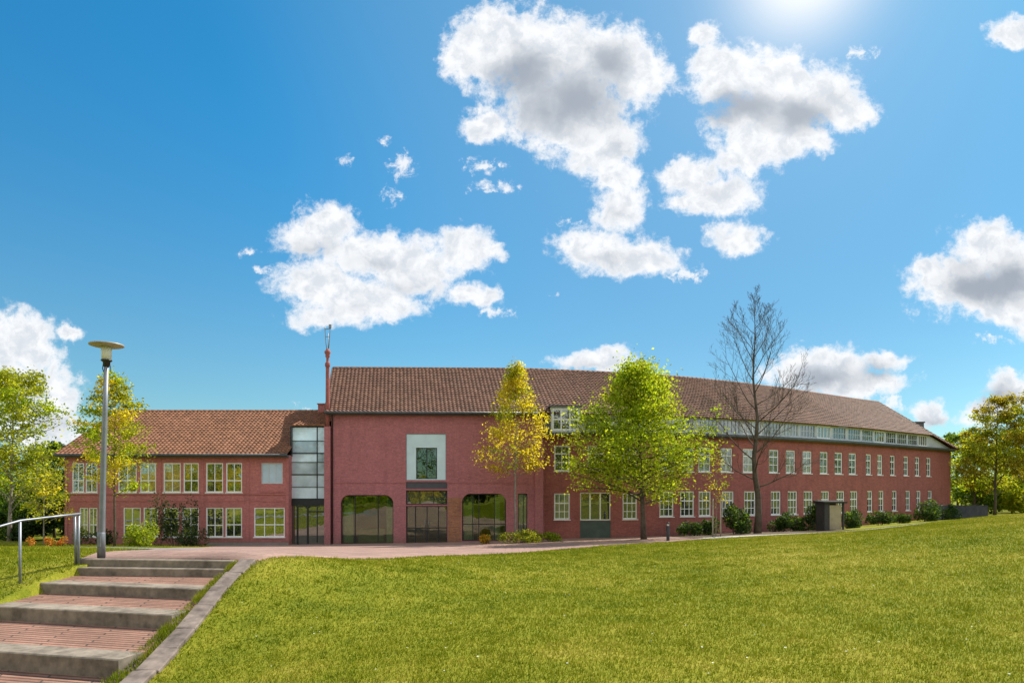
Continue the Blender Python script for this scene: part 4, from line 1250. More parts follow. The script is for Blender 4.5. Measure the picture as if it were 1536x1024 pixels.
ck.face([(xk, GD - .1, LE - .1), (xk, LD + 6.0, LR - .1), (xk, GD - .1, zl - .02)][::-1]); ck.face([(xk - .03, GD - .1, LE - .1), (xk - .03, LD + 6.0, LR - .1), (xk - .03, GD - .1, zl - .02)])
ck.face([(xk - .03, GD - .1, LE - .1), (xk, GD - .1, LE - .1), (xk, GD - .1, zl - .02), (xk - .03, GD - .1, zl - .02)])
lunder(ck.build('roof_cheek', M['zinc']))
gm = MB(); gm.tube([(lx0, LD - .47, LE - .03), (lx1, LD - .47, LE - .03)], .075, 8)
gm.box(lx0 + .1, lx1 - .01, LD - .36, LD - .002, LE - .16, LE - .05)
lunder(gm.build('gutter', M['zinc']))
cb_ = MB(); q = PT(484.5, 616, 48.3)
cb_.box(q[0] - .28, q[0] + .28, 48.0, 48.6, LR - .6, ZC + (PY0 - 607) / F * 48.3); cb_.box(q[0] - .34, q[0] + .34, 47.94, 48.66, ZC + (PY0 - 607) / F * 48.3 + .002, ZC + (PY0 - 605.5) / F * 48.3)
lunder(cb_.build('chimney', M['brick_left']))

# ------------------------------------------------------------------ lamp, handrail, bollard, shelter, bench, low wall
lx, ly, lzb = PT(152, 836, 14.85)
root = empty('street_lamp', (lx, ly, lzb))
tag(root, 'tall grey lamp post with flat round disc top beside the steps', 'street lamp')
H = 4.55; lean = .115
mb = MB()
mb.tube([(0, 0, -.25), (0, 0, .02), (lean * .3, 0, H * .35), (lean * .7, 0, H * .7), (lean, 0, H - .22)], [.072, .070, .062, .054, .048], 14)
mb.build('post', M['steel'], root)
mb = MB(); mb.lathe(0, 0, [(.0, .085), (.55, .083), (.57, .074)], 14); mb.box(-.04, .04, -.095, -.08, .25, .48)
mb.build('base_sleeve', M['steel'], root)
mb = MB(); mb.lathe(lean, 0, [(H - .30, .062), (H - .20, .075), (H - .17, .115), (H - .15, .115)], 16)
mb.tube([(lean + .08, 0, H - .2), (lean + .10, 0, H - .45)], .008, 6); mb.tube([(lean - .07, 0, H - .22), (lean - .09, 0, H - .34), (lean - .06, 0, H - .42)], .009, 6)
mb.build('collar', M['dark_frame'], root)
mb = MB(); mb.lathe(lean, 0, [(H - .149, .098), (H + .03, .105), (H + .14, .115)], 20)
mb.build('lamp_glass', M['lamp_white'], root)
mb = MB(); mb.lathe(lean, 0, [(H + .141, .12), (H + .15, .30), (H + .165, .345), (H + .185, .35), (H + .20, .34), (H + .225, .2), (H + .235, .06), (H + .245, .02)], 32)
mb.build('lamp_disc', M['lamp_disc'], root)

p1 = PT(30, 877, 13.45); p2 = PT(115, 841, 14.55)
p3 = (-10.1, 10.6, ZC - 2.36)
root = empty('handrail', p1)
tag(root, 'galvanised tube handrail on slim posts beside the left side of the steps', 'handrail')
o1 = Vector(p1)
tops = [Vector(PT(118, 770, 14.5)), Vector(PT(30, 780.5, 13.45)), Vector((p3[0], p3[1], p3[2] + 1.22))]
for base, top in ((p1, tops[1]), (p2, Vector(PT(112, 771, 14.5))), (PT(118, 841, 14.5), tops[0]), (p3, tops[2])):
    b_ = Vector(base); mb = MB()
    mb.tube([Vector((top.x, b_.y, b_.z - .3)) - o1, Vector((top.x, top.y, top.z - .02)) - o1], .026, 10)
    mb.build('post', M['steel'], root)
mb = MB()
mb.tube([tops[0] + Vector((.03, .02, .0)) - o1, tops[0].lerp(tops[1], .5) - o1, tops[1] - o1, tops[1].lerp(tops[2], .5) + Vector((0, 0, .01)) - o1, tops[2] - o1], .024, 10)
mb.build('rail', M['steel'], root)
mb = MB(); mb.tube([Vector(PT(112, 771, 14.5)) - o1, tops[0] - o1], .02, 8)
mb.build('rail_bracket', M['steel'], root)


def at_ground(px, d): x, y = XY(px, d); return (x, y, gz(x, y))


bx_, by_, bz_ = at_ground(1002, 35.6)
root = empty('bollard', (bx_, by_, bz_))
tag(root, 'slim dark bollard with a white top at the edge of the path', 'bollard')
mb = MB(); mb.lathe(0, 0, [(-.2, .085), (.02, .085), (.82, .08), (.83, .07)], 12); mb.build('post', M['dark_frame'], root)
mb = MB(); mb.lathe(0, 0, [(.831, .06), (.93, .06)], 12); mb.build('light_band', M['lamp_white'], root)
mb = MB(); mb.lathe(0, 0, [(.931, .085), (.98, .09), (1.02, .05)], 12); mb.build('cap', M['dark_frame'], root)

sx, sy, sz = at_ground(1246, 44.5)
root = empty('shelter', (sx, sy, sz), R(8)); root.scale = (.82, .82, .92)
tag(root, 'small dark shelter box with one beige board panel standing before the long wing', 'shelter')
mb = MB()
for (x0, x1, y0, y1) in ((-.86, -.42, -.5, .7), (.74, .86, -.5, -.38), (.74, .86, .58, .7)): mb.box(x0, x1, y0, y1, -.3, 2.0)
mb.box(-.41, .73, .6, .68, -.3, 2.0)
mb.build('frame', M['dark_wood'], root)
mb = MB(); mb.box(-.41, .62, -.46, -.42, .12, 1.86); mb.build('panel', M['wood_beige'], root)
mb = MB()
mb.hexa([(-1.0, -.68, 2.003), (1.0, -.68, 2.003), (1.0, .85, 2.003), (-1.0, .85, 2.003)], [(-1.02, -.70, 2.12), (1.02, -.70, 2.12), (1.02, .87, 2.18), (-1.02, .87, 2.18)])
mb.build('roof', M['dark_frame'], root)

wa, wb_ = XY(1398, 56), XY(1482, 60)
mb = MB(); n = 12
for k in range(n):
    x0, y0 = wa[0] + (wb_[0] - wa[0]) * k / n, wa[1] + (wb_[1] - wa[1]) * k / n; x1, y1 = wa[0] + (wb_[0] - wa[0]) * (k + .985) / n, wa[1] + (wb_[1] - wa[1]) * (k + .985) / n
    t_ = Vector((x1 - x0, y1 - y0, 0)).normalized(); nv = Vector((-t_.y, t_.x, 0)) * .3
    zt = ZC + (PY0 - 757.5) / F * (y0)
    mb.hexa([(x0, y0, 0), (x1, y1, 0), (x1 + nv.x, y1 + nv.y, 0), (x0 + nv.x, y0 + nv.y, 0)], [(x0, y0, zt), (x1, y1, zt), (x1 + nv.x, y1 + nv.y, zt), (x0 + nv.x, y0 + nv.y, zt)])
o = mb.build('garden_wall', M['wall_grey']); tag(o, 'low dark grey garden wall beyond the far corner of the long wing', 'wall')

# ------------------------------------------------------------------ foliage
def leaves(P, size, rng, up=0.35, aspect=0.62):
    """a diamond leaf at each point"""
    n = len(P)
    d = rng.normal(size=(n, 3)); d[:, 2] -= 0.25; d /= np.linalg.norm(d, axis=1)[:, None]
    q = rng.normal(size=(n, 3)); q[:, 2] += up * 2
    s = np.cross(d, q); s /= np.linalg.norm(s, axis=1)[:, None] + 1e-9
    nn = np.cross(s, d)
    L = (size * rng.uniform(.65, 1.35, n))[:, None]
    v = np.stack([P - d * L * .5, P + s * L * aspect * .5 + nn * L * .08, P + d * L * .5, P - s * L * aspect * .5 + nn * L * .08], 1)
    return v.reshape(-1, 3)


def tree(name, label, px, d, base_z, height, env, mats, nleaf, lsize, seed, trunk_r=.12, t0=.22, nlimb=26, lean=(0, 0), dyf=.75, group=None, bark='bark', clump=.26, rise=.45, extra=(), sub=5, cat='tree', fork=()):
    """env: list of (height share, left radius, right radius); leaf material chosen per limb from mats"""
    rng = np.random.default_rng(seed)
    x, y = XY(px, d)
    root = empty(name, (x, y, base_z)); tag(root, label, cat, group)
    hz_ = [e[0] * height for e in env]; rl = [e[1] for e in env]; rr = [e[2] for e in env]
    tb = MB()
    tp = []
    for k in range(9):
        f = k / 8; tp.append(Vector((lean[0] * f + rng.normal(0, .02) * height * .12 * (k > 0), lean[1] * f + rng.normal(0, .015) * height * .12 * (k > 0), f * height * .97 - (.3 if k == 0 else 0))))
    tb.tube(tp, [trunk_r * 1.25] + [trunk_r * (1 - .93 * (k / 8) ** .85) for k in range(1, 9)], 8)
    def trunk_at(f):
        f = min(max(f, 0), .999) * 8; i = int(f); return tp[i].lerp(tp[i + 1], f - i)
    pts = [[] for _ in mats]
    ends = []
    for i in range(nlimb):
        f = t0 + (0.97 - t0) * ((i + rng.uniform(.1, .9)) / nlimb) ** .92
        s = trunk_at(f); az = i * 2.399 + rng.normal(0, .35)
        ca, sa = math.cos(az), math.sin(az)
        zt = min(s.z + height * rise * (1 - f) * rng.uniform(.15, .75), height)
        rad = float(np.interp(zt, hz_, rr if ca > 0 else rl)) * rng.uniform(.8, 1.1)
        e = Vector((tp[0].x + lean[0] * zt / height + ca * rad, sa * rad * dyf, zt))
        ends.append((s, e, f))
    for (ex, ey, ez_, f) in extra: ends.append((trunk_at(f), Vector((ex, ey, ez_)), f))
    for (s, e, f) in ends:
        mi = int(rng.integers(len(mats)))
        m1 = s.lerp(e, .35) + Vector((0, 0, (e - s).length * .02)); m2 = s.lerp(e, .7) + Vector(rng.normal(0, .05, 3).tolist()) * (e - s).length
        r0 = max(.012, trunk_r * .42 * (1 - f * .7)); tb.tube([s, m1, m2, e], [r0, r0 * .7, r0 * .45, .006], 5, False)
        def at(g): return s.lerp(m1, g / .35) if g < .35 else (m1.lerp(m2, (g - .35) / .35) if g < .7 else m2.lerp(e, (g - .7) / .3))
        for g in np.linspace(.3, 1, 8): pts[mi].append(at(g))
        L = (e - s).length
        for k in range(sub):
            g = rng.uniform(.3, .95); b0_ = at(g)
            dv = Vector(rng.normal(0, 1, 3).tolist()); dv.z = abs(dv.z) * .5 - .1; dv.y *= dyf; dv = dv.normalized() * (L * rng.uniform(.2, .42) + .15)
            b1_ = b0_ + dv; tb.tube([b0_, b0_.lerp(b1_, .5) + Vector((0, 0, .03)), b1_], [r0 * .3 + .004, r0 * .2 + .003, .004], 4, False)
            for h in np.linspace(.3, 1, 5): pts[mi].append(b0_.lerp(b1_, h))
    tb.build('trunk', M[bark], root)
    V = []; MI = []
    tot = sum(len(p) for p in pts)
    for mi, p in enumerate(pts):
        if not p: continue
        P = np.array([tuple(q) for q in p]); n = int(nleaf * len(P) / tot)
        wgt = rng.gamma(.62, 1.0, len(P)); wgt /= wgt.sum()
        Q_ = P[rng.choice(len(P), n, p=wgt)] + rng.normal(0, 1, (n, 3)) * np.array([clump, clump * .85, clump * .8]) * rng.uniform(.3, 1.25, (n, 1))
        rmax = np.where(Q_[:, 0] > lean[0] * Q_[:, 2] / height, np.interp(Q_[:, 2], hz_, rr), np.interp(Q_[:, 2], hz_, rl)) * 1.22 + .2
        ok = (Q_[:, 2] > hz_[0] - .2)
        ok &= (np.hypot(Q_[:, 0] - lean[0] * Q_[:, 2] / height, Q_[:, 1] / dyf) < rmax) | (len(extra) > 0)
        Q_ = Q_[ok]
        V.append(leaves(Q_, lsize, rng)); MI += [mi] * len(Q_)
    link('crown', np_mesh('crown', np.concatenate(V), 4, [M[m] for m in mats], MI), root)
    return root


# crowns: height share, reach left, reach right (metres)
g0 = lambda px, d: gz(*XY(px, d))
d = 41.0
tree('tree', 'slim yellow leaved young tree right of the entrance doors', 773, d, g0(773, d), 11.6,
     [(.30, 1.0, .7), (.36, 2.0, 1.4), (.42, 2.7, 2.1), (.50, 2.6, 2.5), (.58, 2.2, 2.3), (.66, 1.8, 1.8), (.75, 1.15, 1.25), (.84, .65, .85), (.91, .4, .5), (1, .05, .1)],
     ['leaf_yellow', 'leaf_yellow', 'leaf_mix'], 6400, .155, 11, .085, .34, 40, (0, 0), .62, bark='bark_pale', clump=.30, rise=.16)
d = 39.6
tree('tree', 'big fresh green tree with dense broad crown and leaning trunk', 966, d, g0(966, d), 10.9,
     [(.20, 3.2, 3.0), (.27, 4.7, 4.4), (.36, 5.0, 4.7), (.46, 4.8, 4.4), (.56, 4.3, 3.8), (.66, 3.7, 3.3), (.72, 2.2, 3.0), (.80, 1.7, 2.4), (.88, 1.2, 1.7), (.95, .7, 1.0), (1, .1, .2)],
     ['leaf_green', 'leaf_green', 'leaf_green', 'leaf_mix'], 25500, .165, 23, .17, .19, 70, (-.55, 0), .80, clump=.42, rise=.26, sub=7,
     extra=((-4.1, -.3, 6.9, .36), (-4.5, .4, 5.9, .32), (-4.7, -.5, 4.9, .28), (-3.7, -1.2, 7.5, .42), (-4.6, 0, 4.0, .24), (3.9, -.6, 6.2, .36)))
d = 46.0
tree('tree', 'tall light green tree at the left edge of the lawn', 14, d, g0(14, d), 12.2,
     [(.15, 1.6, 1.8), (.25, 3.0, 3.2), (.38, 3.4, 3.6), (.5, 3.2, 3.4), (.62, 2.9, 3.3), (.72, 2.4, 2.9), (.82, 1.9, 2.6), (.91, 1.2, 1.9), (1, .3, 1.0)],
     ['leaf_green', 'leaf_mix', 'leaf_mix'], 14000, .185, 31, .14, .16, 52, (.3, 0), .8, bark='bark_pale', clump=.32)
d = 36.5
tree('tree', 'sparse yellow green tree standing just behind the lamp post', 172, d, g0(172, d), 9.9,
     [(.25, .9, .8), (.34, 2.1, 1.6), (.44, 2.6, 2.0), (.55, 2.5, 2.0), (.66, 2.2, 1.8), (.76, 1.6, 1.4), (.86, 1.1, 1.0), (.94, .6, .6), (1, .1, .2)],
     ['leaf_mix', 'leaf_mix', 'leaf_yellow', 'leaf_green'], 7600, .145, 41, .075, .27, 34, (0, 0), .8, clump=.24, rise=.35)
d = 40.0
tree('tree', 'small yellow leaved tree low at the left end of the brick wing', 66, d, g0(66, d), 4.7,
     [(.22, 1.0, 1.0), (.35, 1.6, 1.5), (.55, 1.7, 1.6), (.75, 1.3, 1.3), (.9, .7, .8), (1, .2, .2)], ['leaf_mix', 'leaf_yellow'], 1500, .16, 43, .05, .25, 22, (0, 0), .9, bark='bark_pale', clump=.26)
d = 50.0
tree('tree', 'dark green tree behind the left gable', 82, d, g0(82, d), 7.4,
     [(.1, 1.6, 1.2), (.3, 2.2, 1.4), (.6, 2.1, 1.2), (.85, 1.2, .8), (1, .3, .2)], ['leaf_dark', 'leaf_wood'], 3600, .22, 47, .1, .15, 24, (0, 0), .9)
# right-hand edge
d = 62.0
tree('tree', 'bronze yellow tree with open crown beyond the garden wall', 1492, d, g0(1492, d), 11.5,
     [(.12, 2.2, 1.9), (.3, 3.0, 2.7), (.45, 3.1, 2.8), (.6, 2.9, 2.6), (.72, 2.5, 2.3), (.83, 2.0, 1.9), (.92, 1.3, 1.4), (1, .5, .6)], ['leaf_bronze', 'leaf_mix', 'leaf_mix'], 12000, .19, 53, .13, .15, 40, (.3, 0), .9)
d = 60.0
tree('tree', 'bronze leaved tree cut by the right edge of the view', 1546, d, g0(1546, d), 11.6,
     [(.12, 2.0, 2.0), (.3, 2.4, 2.7), (.5, 2.5, 2.8), (.7, 2.2, 2.3), (.85, 1.8, 1.9), (1, .5, .6)], ['leaf_bronze', 'leaf_mix'], 9000, .19, 59, .13, .15, 34, (0, 0), .9)
d = 72.0
tree('tree', 'green tree rising behind the far corner of the long wing', 1436, d, g0(1436, d), 9.0,
     [(.1, 2.4, 2.6), (.35, 3.0, 3.2), (.6, 2.7, 3.0), (.8, 1.9, 2.2), (.92, 1.1, 1.4), (1, .4, .5)], ['leaf_green', 'leaf_wood'], 6500, .25, 61, .13, .12, 32, (0, 0), .9)
d = 65.0
tree('tree', 'yellow green tree with several low limbs between the bronze tree and the garden wall', 1462, d, g0(1462, d), 8.4,
     [(.06, 2.2, 2.2), (.3, 2.6, 2.6), (.5, 2.5, 2.5), (.7, 2.0, 2.0), (.88, 1.3, 1.2), (1, .4, .4)], ['leaf_mix', 'leaf_green', 'leaf_bronze'], 6500, .22, 63, .11, .08, 36, (0, 0), .9)
d = 69.0
tree('tree', 'deep green tree filling in behind the bronze trees', 1520, d, g0(1520, d), 9.0,
     [(.06, 2.6, 2.6), (.3, 3.0, 3.0), (.5, 2.9, 2.9), (.7, 2.3, 2.3), (.88, 1.4, 1.3), (1, .4, .4)], ['leaf_green', 'leaf_wood'], 6500, .24, 64, .11, .08, 36, (0, 0), .9)
# sapling between stakes
d = 39.0
tree('sapling', 'thin yellow sapling between two wooden stakes', 1074, d, g0(1074, d), 4.9,
     [(.25, .3, .3), (.4, .6, .5), (.6, .75, .7), (.8, .5, .6), (1, .15, .2)], ['leaf_mix', 'leaf_yellow'], 420, .12, 67, .028, .3, 15, (0, 0), .9, bark='bark_pale', clump=.2, sub=2)
for px, lb in ((1069, 'left of two wooden stakes beside the yellow sapling'), (1081, 'right of two wooden stakes beside the yellow sapling')):
    x, y = XY(px, 38.8); z = gz(x, y)
    mb = MB(); mb.tube([(0, 0, -.2), (random.uniform(-.02, .02), 0, 2.25)], [.04, .035], 8)
    o = mb.build('tree_stake', M['stake']); o.location = (x, y, z); tag(o, lb, 'stake', 'sapling stakes')


# bare tree
def bare_tree(px, d, height):
    rng = np.random.default_rng(5)
    x, y = XY(px, d); root = empty('bare_tree', (x, y, gz(x, y)))
    tag(root, 'tall leafless tree with fine upswept twigs before the long wing', 'tree')
    tm, br, tw = MB(), MB(), MB()
    tp = [Vector((0, 0, -.3))]
    for k in range(1, 13):
        f = k / 12; tp.append(Vector((math.sin(k * 1.3) * .10 - .12 * f * 2, math.cos(k * 1.7) * .10, f * height)))
    tm.tube(tp, [.27, .205, .178, .158, .138, .118, .098, .080, .063, .047, .033, .020, .007], 9)
    tm.build('trunk', M['bark'], root)
    def at(f): f = min(f, .999) * 12; i = int(f); return tp[i].lerp(tp[i + 1], f - i)
    def grow(mbx, s, dirv, L, r, lev):
        n = 5; p = s; pts = [s]; dd = dirv.copy()
        for k in range(n):
            dd = (dd + Vector((rng.normal(0, .10), rng.normal(0, .10), .10 + rng.normal(0, .06)))).normalized()
            p = p + dd * (L / n); pts.append(p)
        mbx.tube(pts, [max(.0055, r * (1 - .8 * k / n)) for k in range(n + 1)], 5 if lev == 0 else 3, False)
        if lev >= 3: return
        cnt = (7, 5, 3)[lev]
        for k in range(cnt):
            g = .22 + .75 * (k + rng.uniform(0, 1)) / cnt
            i = min(int(g * n), n - 1); b = pts[i].lerp(pts[i + 1], g * n - i)
            ax = (pts[i + 1] - pts[i]).normalized(); side = Vector(rng.normal(0, 1, 3).tolist()); side = (side - ax * side.dot(ax)).normalized()
            nd = (ax * .75 + side * .62 + Vector((0, 0, .08))).normalized()
            grow(tw if lev >= 0 else br, b, nd, L * rng.uniform(.34, .55) * (1.1 - .35 * g), max(.007, r * .42), lev + 1)
    nl = 29
    for i in range(nl):
        f = .20 + .76 * (i / nl) ** .95
        az = i * 2.399 + rng.normal(0, .3)
        el = .18 + .85 * f + rng.normal(0, .10)
        L = height * (.34 - .18 * abs(f - .42) - .30 * max(0, f - .52)) * rng.uniform(.65, 1.0)
        dv = Vector((math.cos(az) * math.cos(el), math.sin(az) * math.cos(el) * .8, math.sin(el)))
        grow(br, at(f), dv, max(L, .6), .050 * (1.1 - f) + .010, 0)
    br.build('branches', M['bark'], root); tw.build('twigs', M['bark'], root)


bare_tree(1136, 42.0, 14.6)


def bush(name, label, px, d, rx, ry, h, n, size, mats, seed, group=None, cat='shrub', lumps=7, z=None):
    rng = np.random.default_rng(seed)
    x, y = XY(px, d); z = gz(x, y) if z is None else z
    root = empty(name, (x, y, z)); tag(root, label, cat, group)
    cs = np.stack([rng.uniform(-.62, .62, lumps) * rx, rng.uniform(-.6, .6, lumps) * ry, rng.uniform(.25, .68, lumps) * h], 1)
    rs = rng.uniform(.32, .52, lumps)
    st = MB()
    for c in cs: st.tube([(c[0] * .15, c[1] * .15, -.1), (c[0] * .6, c[1] * .6, c[2] * .55), tuple(c)], [.02, .014, .006], 5, False)
    st.build('stems', M['bark'], root)
    k = rng.integers(lumps, size=n); dv = rng.normal(size=(n, 3)); dv /= np.linalg.norm(dv, axis=1)[:, None]
    rad = rs[k] * rng.uniform(.45, 1.08, n) ** .6
    P = cs[k] + dv * np.stack([rad * rx, rad * ry, rad * h * .9], 1)
    P = P[P[:, 2] > -.02]
    mi = rng.integers(len(mats), size=len(P))
    link('crown', np_mesh('crown', leaves(P, size, rng, .5), 4, [M[m] for m in mats], mi), root)
    return root


bush('shrub', 'round light green bush in front of the brick wing', 214, 36.0, 1.0, .9, 1.35, 2200, .11, ['leaf_bush', 'leaf_green'], 71)
bush('shrub', 'tall grey green shrub against the lower windows of the brick wing', 262, 40.3, 1.6, .9, 3.0, 2600, .13, ['leaf_grey', 'leaf_dark'], 72, lumps=10)
bush('shrub', 'low dark spreading shrub right of the grey green shrub', 292, 40.0, 1.0, .7, 1.1, 900, .12, ['leaf_dark', 'leaf_grey'], 73)
bush('shrub', 'dark shrub behind the lamp post', 150, 40.6, 1.1, .7, 1.0, 900, .13, ['leaf_dark'], 74)
bush('shrub', 'wide yellow green bush under the slim yellow tree', 778, 40.3, 1.55, .8, .82, 2600, .10, ['leaf_bush', 'leaf_mix'], 75, lumps=9)
bush('shrub', 'small round bush beside the entrance block pilaster', 826, 41.2, .72, .6, .66, 1100, .10, ['leaf_bush', 'leaf_green'], 76)
bush('flowering_shrub', 'small orange flowering shrub beside the right arched window', 727, 40.8, .55, .5, .6, 800, .10, ['petal_orange', 'leaf_bush', 'leaf_yellow'], 77)
shr = [(1040, 42.6, 1.1, .6, 1.0, 'low dark shrub between the bollard and the yellow sapling'), (1062, 43.0, .7, .5, 1.2, 'dark shrub right behind the yellow sapling'), (1101, 42.8, 1.05, .9, 2.1, 'tall dark green shrub left of the leafless tree'),
       (1113, 41.6, .55, .5, .9, 'small dark shrub in front of the tall dark shrub'),
       (1166, 46.3, 1.0, .8, 1.25, 'dark shrub right of the leafless tree'), (1195, 46.6, 1.2, .8, 1.35, 'middle dark shrub between leafless tree and shelter'),
       (1222, 46.8, .9, .7, 2.0, 'tall dark shrub just left of the shelter'), (1278, 47.6, 1.1, .8, 1.35, 'dark bush just right of the shelter'),
       (1320, 50.5, 1.3, .8, 1.0, 'low dark bush farther right of the shelter'), (1350, 52.5, 1.0, .8, .8, 'lowest dark bush under the far windows'), (1392, 55.5, 1.5, 1.0, 1.7, 'big dark bush at the far corner of the long wing'),
       (1420, 57.0, 1.2, .9, 1.3, 'dark bush partly covering the garden wall')]
for k, (px, d, rx, ry, h, lb) in enumerate(shr):
    bush('shrub', lb, px, d, rx, ry, h, int(900 * rx * h + 500), .14, ['leaf_dark', 'leaf_dark', 'leaf_wood'], 80 + k, 'dark shrubs along the long wing')
for k, (px, d, lb) in enumerate(((45, 38.5, 'orange flower clump under the trees, leftmost of three'), (72, 38.0, 'orange flower clump under the trees, middle of three'), (92, 38.3, 'orange flower clump beside the brick wing corner, rightmost of three'))):
    bush('flower_clump', lb, px, d, .45, .35, .55, 260, .10, ['petal_orange', 'petal_orange', 'leaf_bush'], 95 + k, 'orange flowers under the trees', 'flowers', 5)
bush('vine', 'small green climber at the far end of the brick wing wall', 118, 41.6, .5, .4, 1.3, 600, .12, ['leaf_bush', 'leaf_wood'], 99)


def wood_mass(name, label, blobs, mats, n_per, size, seed):
    rng = np.random.default_rng(seed); V = []; MI = []
    for (x, y, r, h) in blobs:
        z = gz(x, y); lum = 9
        cs = np.stack([rng.uniform(-.6, .6, lum) * r, rng.uniform(-.6, .6, lum) * r, rng.uniform(.15, .75, lum) * h], 1); rs = rng.uniform(.3, .5, lum)
        k = rng.integers(lum, size=n_per); dv = rng.normal(size=(n_per, 3)); dv /= np.linalg.norm(dv, axis=1)[:, None]
        rad = rs[k] * rng.uniform(.5, 1.1, n_per)
        P = cs[k] + dv * np.stack([rad * r, rad * r, rad * h * .55], 1) + np.array([x, y, z])
        P = P[P[:, 2] > z]
        V.append(leaves(P, size, rng)); MI += [int(rng.integers(len(mats)))] * len(P)
    o = link(name, np_mesh(name, np.concatenate(V), 4, [M[m] for m in mats], MI))
    return tag(o, label, 'woodland', kind='stuff')


rng = np.random.default_rng(9)
bl = [(x, 66 + rng.uniform(-4, 6), 3.6, rng.uniform(6, 9)) for x in np.arange(-62, -32, 3.6)]
bl += [(x, 54 + rng.uniform(-2, 2), 2.6, rng.uniform(3.2, 4.8)) for x in np.arange(-50, -31.5, 2.6)]
bl += [(x, 47.5 + rng.uniform(-1, 1), 1.7, rng.uniform(2.2, 3.4)) for x in np.arange(-44, -30.5, 1.7)]
wood_mass('woodland', 'dark wood behind the trees on the left', bl, ['leaf_dark', 'leaf_wood', 'leaf_dark'], 1500, .30, 3)
bl = [(x, 92 + rng.uniform(-5, 8), 4.2, rng.uniform(7, 10.5)) for x in np.arange(52, 100, 3.8)]
bl += [(x, 74 + rng.uniform(-3, 3), 3.2, rng.uniform(4.5, 6.5)) for x in np.arange(50, 78, 3.0)]
bl += [(x, 66 + rng.uniform(-2, 2), 2.4, rng.uniform(3.4, 4.8)) for x in np.arange(47, 66, 2.2)]
bl += [(80 + rng.uniform(0, 14), y, 5, rng.uniform(11, 16)) for y in np.arange(0, 75, 5)]
wood_mass('woodland', 'green wood beyond the lawn on the right', bl, ['leaf_wood', 'leaf_green', 'leaf_mix'], 1700, .32, 4)
bl = [(x, -34 + rng.uniform(-5, 5), 5.5, rng.uniform(19, 28)) for x in np.arange(-80, 85, 4.2)]
bl += [(x, -26 + rng.uniform(-3, 3), 4.0, rng.uniform(5, 9)) for x in np.arange(-60, 65, 4.6)]
wood_mass('woodland', 'green wood across the lawn facing the school, mirrored in its windows', bl, ['leaf_wood', 'leaf_green', 'leaf_mix', 'leaf_dark', 'leaf_yellow'], 1500, .55, 6)

# ------------------------------------------------------------------ grass
rng = np.random.default_rng(12)


def grass_points(n, dmin, dmax, power):
    uu_ = rng.uniform(0, 1, n)
    a = dmin ** power; b = dmax ** power
    d_ = (a + (b - a) * uu_) ** (1 / power)
    x_ = rng.uniform(-.98, 1.12, n) * d_ + rng.uniform(-1.5, 1.5, n)
    return x_, d_


KERB = [(lin(edge_in, y_), y_) for y_ in (14.5, 12.5, 11.2, 9.05, 7.2)] + [(lin(edge_out, y_) - .02, y_) for y_ in (7.2, 9.05, 11.2, 12.5, 14.5)]
STEP_AREA = [(-9.3, 14.7), (-9.4, 14.3), (-9.6, 13.4), (-9.6, 12.2), (-9.55, 10.4), (-9.5, 7.5), (-5.4, 7.5), (-5.6, 9.4), (-5.75, 11.2), (-5.87, 12.5), (-5.98, 14.7)]
BLOCKS = [PLAZA, KERB, STEP_AREA, [p[0] for p in PATH] + [p[1] for p in PATH[::-1]], [p[0] for p in BED] + [p[1] for p in BED[::-1]], [p[0] for p in FARP] + [p[1] for p in FARP[::-1]]]
x_, y_ = grass_points(560000, 4.0, 41.0, 0.60)
tx_, ty_ = grass_points(1500, 5.0, 34.0, 0.9)
tk = rng.integers(6, 22, len(tx_)); tsz = rng.uniform(.03, .11, len(tx_))
tux = np.repeat(tx_, tk) + rng.normal(0, 1, tk.sum()) * np.repeat(tsz, tk); tuy = np.repeat(ty_, tk) + rng.normal(0, 1, tk.sum()) * np.repeat(tsz, tk)
n_mown = len(x_); x_ = np.concatenate([x_, tux]); y_ = np.concatenate([y_, tuy]); tall = np.concatenate([np.ones(n_mown), np.full(len(tux), 1.75)])
ok = np.ones(len(x_), bool)
for b in BLOCKS: ok &= ~inside(b, x_, y_)
x_, y_, tall = x_[ok], y_[ok], tall[ok]
z_ = ground(x_, y_)
n = len(x_)
hgt = tall * rng.uniform(.018, .046, n) * (1 + .012 * y_) * np.where(rng.uniform(size=n) < .04, 1.6, 1)
wd = rng.uniform(.0035, .0075, n) * (0.55 + y_ / 9.0)
az = rng.uniform(0, 2 * np.pi, n); ln_ = rng.uniform(.2, 1.0, n) * hgt; la = rng.uniform(0, 2 * np.pi, n)
V = np.empty((n, 3, 3), np.float32)
V[:, 0] = np.stack([x_ - np.cos(az) * wd, y_ - np.sin(az) * wd, z_ - .01], 1); V[:, 1] = np.stack([x_ + np.cos(az) * wd, y_ + np.sin(az) * wd, z_ - .01], 1)
V[:, 2] = np.stack([x_ + np.cos(la) * ln_, y_ + np.sin(la) * ln_, z_ + hgt], 1)
o = link('grass', np_mesh('grass', V.reshape(-1, 3), 3, M['blade']))
tag(o, 'short mown yellow green grass covering the lawn', 'grass', kind='stuff')

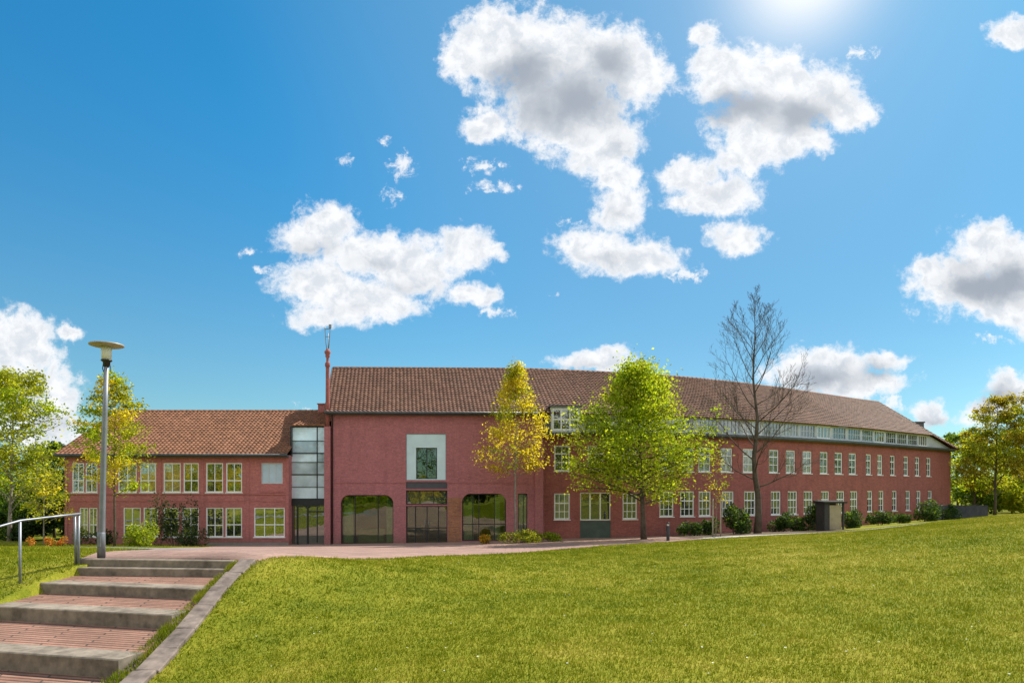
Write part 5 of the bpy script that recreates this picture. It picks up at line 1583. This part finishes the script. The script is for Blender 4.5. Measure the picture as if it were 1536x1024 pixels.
# rough grass in the joint between the step ends and the edging
m = 5200
yv = rng.uniform(7.6, 14.3, m)
xi = np.interp(yv, [7.85, 9.46, 11.25, 12.57, 14.2], [-5.42, -5.58, -5.74, -5.86, -5.96]); xo = np.array([lin(edge_in, q) for q in yv])
xv = xi + (xo - xi) * rng.uniform(.0, 1.05, m) + rng.normal(0, .02, m)
keep = (np.sin(yv * 3.1) + np.sin(yv * 7.7 + 1) + rng.normal(0, .8, m)) > -.2
xv, yv = xv[keep], yv[keep]; m = len(xv)
zv = ZC + np.array([lin(edge_z, q) for q in yv]) - .02
h2 = rng.uniform(.03, .10, m); az = rng.uniform(0, 6.28, m); la = rng.uniform(0, 6.28, m)
V = np.empty((m, 3, 3), np.float32)
V[:, 0] = np.stack([xv - np.cos(az) * .006, yv - np.sin(az) * .006, zv - .02], 1); V[:, 1] = np.stack([xv + np.cos(az) * .006, yv + np.sin(az) * .006, zv - .02], 1)
V[:, 2] = np.stack([xv + np.cos(la) * h2 * .6, yv + np.sin(la) * h2 * .6, zv + h2], 1)
o = link('weeds', np_mesh('weeds', V.reshape(-1, 3), 3, M['blade'])); tag(o, 'weedy grass growing in the joint between step ends and kerb slabs', 'weeds', kind='stuff')

# daisies
m = 200
x_, y_ = grass_points(m, 6, 24, .9); ok = np.ones(m, bool)
for b in BLOCKS: ok &= ~inside(b, x_, y_)
x_, y_ = x_[ok], y_[ok]; z_ = ground(x_, y_) + rng.uniform(.045, .07, len(x_)); V = []
for px_, py_, pz_ in zip(x_, y_, z_):
    r = rng.uniform(.008, .017)
    for k in range(4):
        a = k * 1.57 + rng.uniform(0, 1); c = Vector((px_, py_, pz_)); e = Vector((math.cos(a), math.sin(a), .25)) * r; s = Vector((-math.sin(a), math.cos(a), 0)) * r * .55
        V += [tuple(c), tuple(c + e * .6 + s), tuple(c + e), tuple(c + e * .6 - s)]
o = link('daisies', np_mesh('daisies', V, 4, M['petal_white'])); tag(o, 'tiny white daisies scattered in the lawn', 'flowers', kind='stuff')
